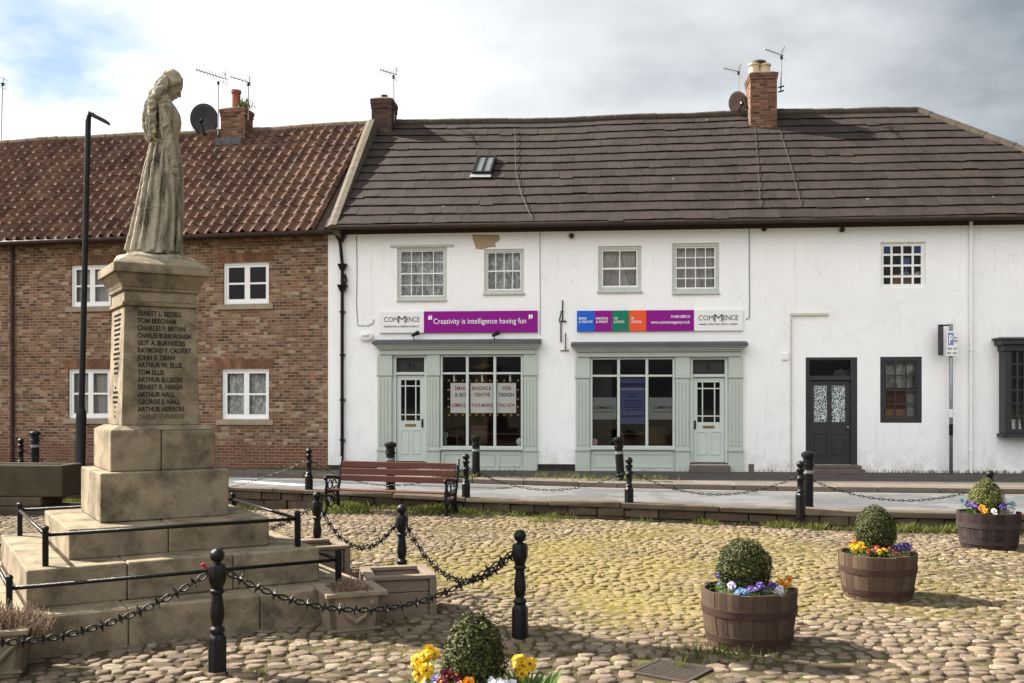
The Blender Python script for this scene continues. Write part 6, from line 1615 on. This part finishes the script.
box_ball('rounded box bush in the middle barrel of the row', (BAR[1][0][0]-.02, BAR[1][0][1]), BZ(1)-.01, .193, .495, M['box_leaf'], 5)
box_ball('yellow green conical box bush in the dark far barrel', (BAR[2][0][0]-.03, BAR[2][0][1]), BZ(2)-.03, .215, .50, M['box_leaf_pale'], 8, .25)
box_ball('small clipped box ball at the very front above the pansies', (-.19, 5.02), BZ(3)-.0, .150, .46, M['box_leaf'], 12)
def pansy(c, z, col, n, sp, sz, label, group, seed, h=.07):
    rr = random.Random(seed); dark = {'yellow', 'white', 'lilac', 'orange'}
    cen = M['pet_burgundy'] if col in ('yellow', 'orange') else (M['pet_purple'] if col in dark else M['pet_yellow'])
    t = thing('pansy', label, 'flower', (c[0], c[1], z), 0, group); b = MB()
    for i in range(n*14):                   # leaves
        a = rr.uniform(0, 6.28); d = min(abs(rr.gauss(0, sp*1.0)), .066); p = Vector((d*math.cos(a), d*math.sin(a), rr.uniform(-.01, h*.95)))
        t_ = Vector((math.cos(a+rr.gauss(0, .8)), math.sin(a+rr.gauss(0, .8)), rr.uniform(-.1, .8))).normalized(); s_ = t_.cross(Vector((0,0,1))).normalized(); L = rr.uniform(.018, .038)
        b.add([p, p+t_*L*.5+s_*L*.28, p+t_*L, p+t_*L*.5-s_*L*.28], [(0,1,2,3)])
    b.build('leaves', M['leaf'], t)
    for i in range(n):
        b = MB(); a = rr.uniform(0, 6.28); d = sp*math.sqrt(rr.random()); p = Vector((d*math.cos(a), d*math.sin(a), h+rr.uniform(-.03, .035)))
        k_ = sz*rr.uniform(.75, 1.12)
        b.m = 1; b.tube([(p.x*.6, p.y*.6, -.02), tuple(p)], .0022, 4, cap=False)
        nn = Vector((rr.gauss(0, .75)-.15, -1+rr.gauss(0, .5), rr.uniform(-.1, 1.2))).normalized(); e1 = nn.cross(Vector((0,0,1))).normalized(); e2 = e1.cross(nn).normalized()*-1
        if e2.z < 0: e2 = -e2
        for (an, rad_, off) in ((90+32, 1.05, -.002), (90-32, 1.05, -.003), (180, .92, .001), (0, .92, .002), (270, 1.15, .004)):
            b.m = 0; ang = R(an+rr.gauss(0, 8)); cc = p+(e1*math.cos(ang)+e2*math.sin(ang))*k_*.48+nn*off; vs = [cc+nn*.004]
            for k in range(8): t2 = 2*math.pi*k/8; vs.append(cc+(e1*math.cos(t2)+e2*math.sin(t2))*k_*.50*rad_*rr.uniform(.82, 1.12)+nn*rr.uniform(-.009, .005))
            b.add(vs, [(0, 1+k, 1+(k+1) % 8) for k in range(8)])
        b.m = 2; vs = [p+nn*.010]+[p+nn*.008+(e1*math.cos(t2)+e2*math.sin(t2)-e2*.2)*k_*.20 for t2 in [k*1.047 for k in range(6)]]
        b.add(vs, [(0, 1+k, 1+(k+1) % 6) for k in range(6)])
        b.build('bloom', [M['pet_'+col], M['leaf'], cen], t)
    return t
def planting(i, items, where, sz=.034, rr_=.262, dz=0.):
    c, s_, _ = BAR[i]
    for k, (ang, col, n, txt, h) in enumerate(items):
        x, y = c[0]+rr_*s_*math.cos(R(ang)), c[1]+rr_*s_*math.sin(R(ang))
        pansy((x, y), BZ(i)+dz, col, n, .055, sz, '%s pansies %s %s' % (col, txt, where), 'pansies in the barrels', 100*i+k, h)
planting(0, [(192, 'purple', 2, 'leaning out at the left rim of', .14), (218, 'lilac', 3, 'left of the bush in', .07), (245, 'blue', 3, 'front left in', .07), (268, 'purple', 4, 'front and centre in', .09), (292, 'purple', 3, 'front right of centre in', .08), (320, 'white', 3, 'right of the bush in', .06), (345, 'orange', 3, 'at the right rim of', .09), (20, 'yellow', 2, 'behind the right rim of', .08), (150, 'lilac', 2, 'behind the left rim of', .05)], 'the nearest right barrel')
planting(1, [(190, 'yellow', 4, 'at the left rim of', .10), (212, 'yellow', 4, 'left of centre in', .10), (235, 'red', 4, 'front left in', .10), (256, 'yellow', 3, 'front and centre in', .08), (280, 'burgundy', 3, 'just right of centre in', .08), (305, 'purple', 3, 'front right in', .08), (332, 'purple', 4, 'right of the bush in', .11), (358, 'blue', 3, 'at the right rim of', .10), (150, 'orange', 3, 'behind the left rim of', .09)], 'the middle barrel')
planting(2, [(185, 'purple', 4, 'at the left rim of', .13), (205, 'purple', 3, 'left in', .13), (232, 'orange', 4, 'front left in', .09), (262, 'white', 2, 'front and centre in', .05), (285, 'purple', 4, 'front right of centre in', .12), (312, 'white', 3, 'front right in', .08), (345, 'turquoise', 3, 'at the right rim of', .15), (150, 'turquoise', 2, 'behind the left side of', .16)], 'the dark far barrel', .045)
planting(3, [(183, 'yellow', 5, 'at the left edge of', .17), (200, 'yellow', 4, 'outer left in', .13), (216, 'lilac', 4, 'lower left in', .10), (230, 'white', 4, 'left of the bush in', .09), (246, 'burgundy', 5, 'front left under the bush in', .13), (258, 'orange', 5, 'beside the burgundy ones in', .12), (275, 'red', 4, 'low at the front in', .07), (290, 'white', 6, 'front right under the bush in', .10), (306, 'white', 5, 'lower right in', .10), (345, 'yellow', 4, 'at the right edge of', .15), (160, 'yellow', 5, 'behind the left edge of', .17), (20, 'yellow', 2, 'behind the right edge of', .12)], 'the front barrel', .039, .25, .045)
b = MB(); rr = random.Random(4)
for i in range(240): blade(b, rr.gauss(0, .05), rr.gauss(0, .06), 0, rr.uniform(.05, .22), .016, rr)
o = b.build('leafy_stems', M['leaf'], loc=(.05, 4.92, BZ(3))); tag(o, 'upright pale green leaves at the right of the front barrel', 'plant')

# ------------------------------------------------------------------ drain grate
dg_ = thing('drain_grate', 'square iron drain grate set in the cobbles at the bottom of the picture', 'drain grate', (1.14, 7.085, GZ), R(-36)); z0 = .004
b = MB(); a = .225
for q in ((-a, a, -a, -a+.03), (-a, a, a-.03, a), (-a, -a+.03, -a+.0301, a-.0301), (a-.03, a, -a+.0301, a-.0301)): b.box(*q, z0-.03, z0+.008)
b.build('frame', M['grate'], dg_, bevel=.003)
b = MB(); n = 11
for k in range(n): y = -a+.03+(2*a-.06)*(k+.5)/n; b.box(-a+.0302, a-.0302, y-.010, y+.010, z0-.02, z0+.004)
b.box(-.012, .012, -a+.0302, a-.0302, z0-.03, z0-.0202); b.build('bars', M['grate'], dg_)
b = MB(); b.add([(-a, -a, z0-.028), (a, -a, z0-.028), (a, a, z0-.028), (-a, a, z0-.028)], [(0,1,2,3)]); b.build('gap_shade', M['black_print'], dg_)  # black sheet below the bars, painted as the shade inside the drain

# ------------------------------------------------------------------ street lamp, parking sign
lx, ly = (80-512)*23.3/FPX, 23.3; zt = EYE+(HZ-117)*ly/FPX
LEAN = R(1.35)
LP = thing('street_lamp', 'tall dark street lamp with a flat head in front of the brick cottage', 'street lamp', (lx, ly, .02), 0)
b = MB(); b.lathe([(.125, 0), (.125, .1), (.115, .12), (.115, 1.25), (.11, 1.33), (.075, 1.45)], 18); b.build('base_column', M['steel_lamp'], LP, autosm=40)
b = MB(); b.lathe([(.07, 1.4501), (.066, 4.5), (.064, zt-.1)], 14); b.tube([(0, 0, zt-.12), (.02, -.01, zt+.02), (.14, -.03, zt+.04)], [.064, .06, .045], 10); b.build('pole', M['steel_lamp'], LP, autosm=40)
b = MB(); 
P = [(.05, -.13, .06), (.46, -.14, -.14), (.46, .12, -.14), (.05, .11, .06), (.03, -.16, -.02), (.48, -.17, -.23), (.48, .15, -.23), (.03, .14, -.02)]
b.add([(p[0], p[1], p[2]+zt+.04) for p in P], [(0,1,2,3), (7,6,5,4), (0,4,5,1), (1,5,6,2), (2,6,7,3), (3,7,4,0)]); b.build('lamp_head', M['steel_lamp'], LP, bevel=.02)
LP.rotation_euler = (0, LEAN, 0)
px_, pY = 951, 22.0; X0 = (px_-512)*pY/FPX
PS = thing('parking_sign', 'grey post with a small white and blue parking plate outside the end house', 'sign', (X0, pY, .02), R(-5)); zt = EYE+(HZ-327)*pY/FPX
b = MB(); b.tube([(0, 0, 0), (0, 0, zt+.05)], .04, 12); b.build('post', M['grey_metal'], PS, smooth=True)
zp1, zp0 = EYE+(HZ-332)*pY/FPX, EYE+(HZ-357)*pY/FPX; xw = 7*pY/FPX
pl_ = MB(); pl_.box(-.12, .13, -.062, -.045, zp0, zp1); t = pl_.build('plate', M['sign_white'], PS, bevel=.004)
b = MB(); b.box(-.085, .035, -.066, -.0621, zp0+.24, zp1-.04); b.build('blue_panel', mat('faded blue sign panel', (.16, .22, .42), (.20, .26, .44), .5, 8), t)
lettering('P', M['white_print'], t, -.065, .015, zp0+.28, -.069, .18, bold=.02)
lettering('PAY', M['black_print'], t, .045, .115, zp0+.38, -.065, .04); lettering('HERE', M['black_print'], t, .045, .118, zp0+.31, -.065, .04)
lettering('MON - SAT', M['black_print'], t, -.10, .11, zp0+.14, -.065, .045); lettering('8am - 6pm', M['black_print'], t, -.10, .11, zp0+.05, -.065, .045)
b = MB(); q = MB(); b.box(-.008, .008, -.15, .15, zp0+.02, zt+.03); o = b.build('side_plate', mat('dark back of sign plate', (.07, .07, .075), (.05, .05, .055), .5, 6, metal=.2), PS, bevel=.003); o.location = (-.21, .03, 0); o.rotation_euler = (0, 0, R(-38))
b = MB(); b.tube([(-.26, .0, zt+.02), (0, 0, zt+.02)], .018, 8); b.tube([(0, 0, zp0+.1), (0, -.046, zp0+.1)], .02, 8); b.build('clamp', M['iron'], PS)
for (q, hh) in ((410, .18), (425, .25)):
    b = MB(); z_ = EYE+(HZ-q)*pY/FPX; b.lathe([(.044, 0), (.044, hh)], 12, (0, 0, z_-hh), cap=False); b.build('band', M['sign_white'] if q == 410 else M['iron'], PS)
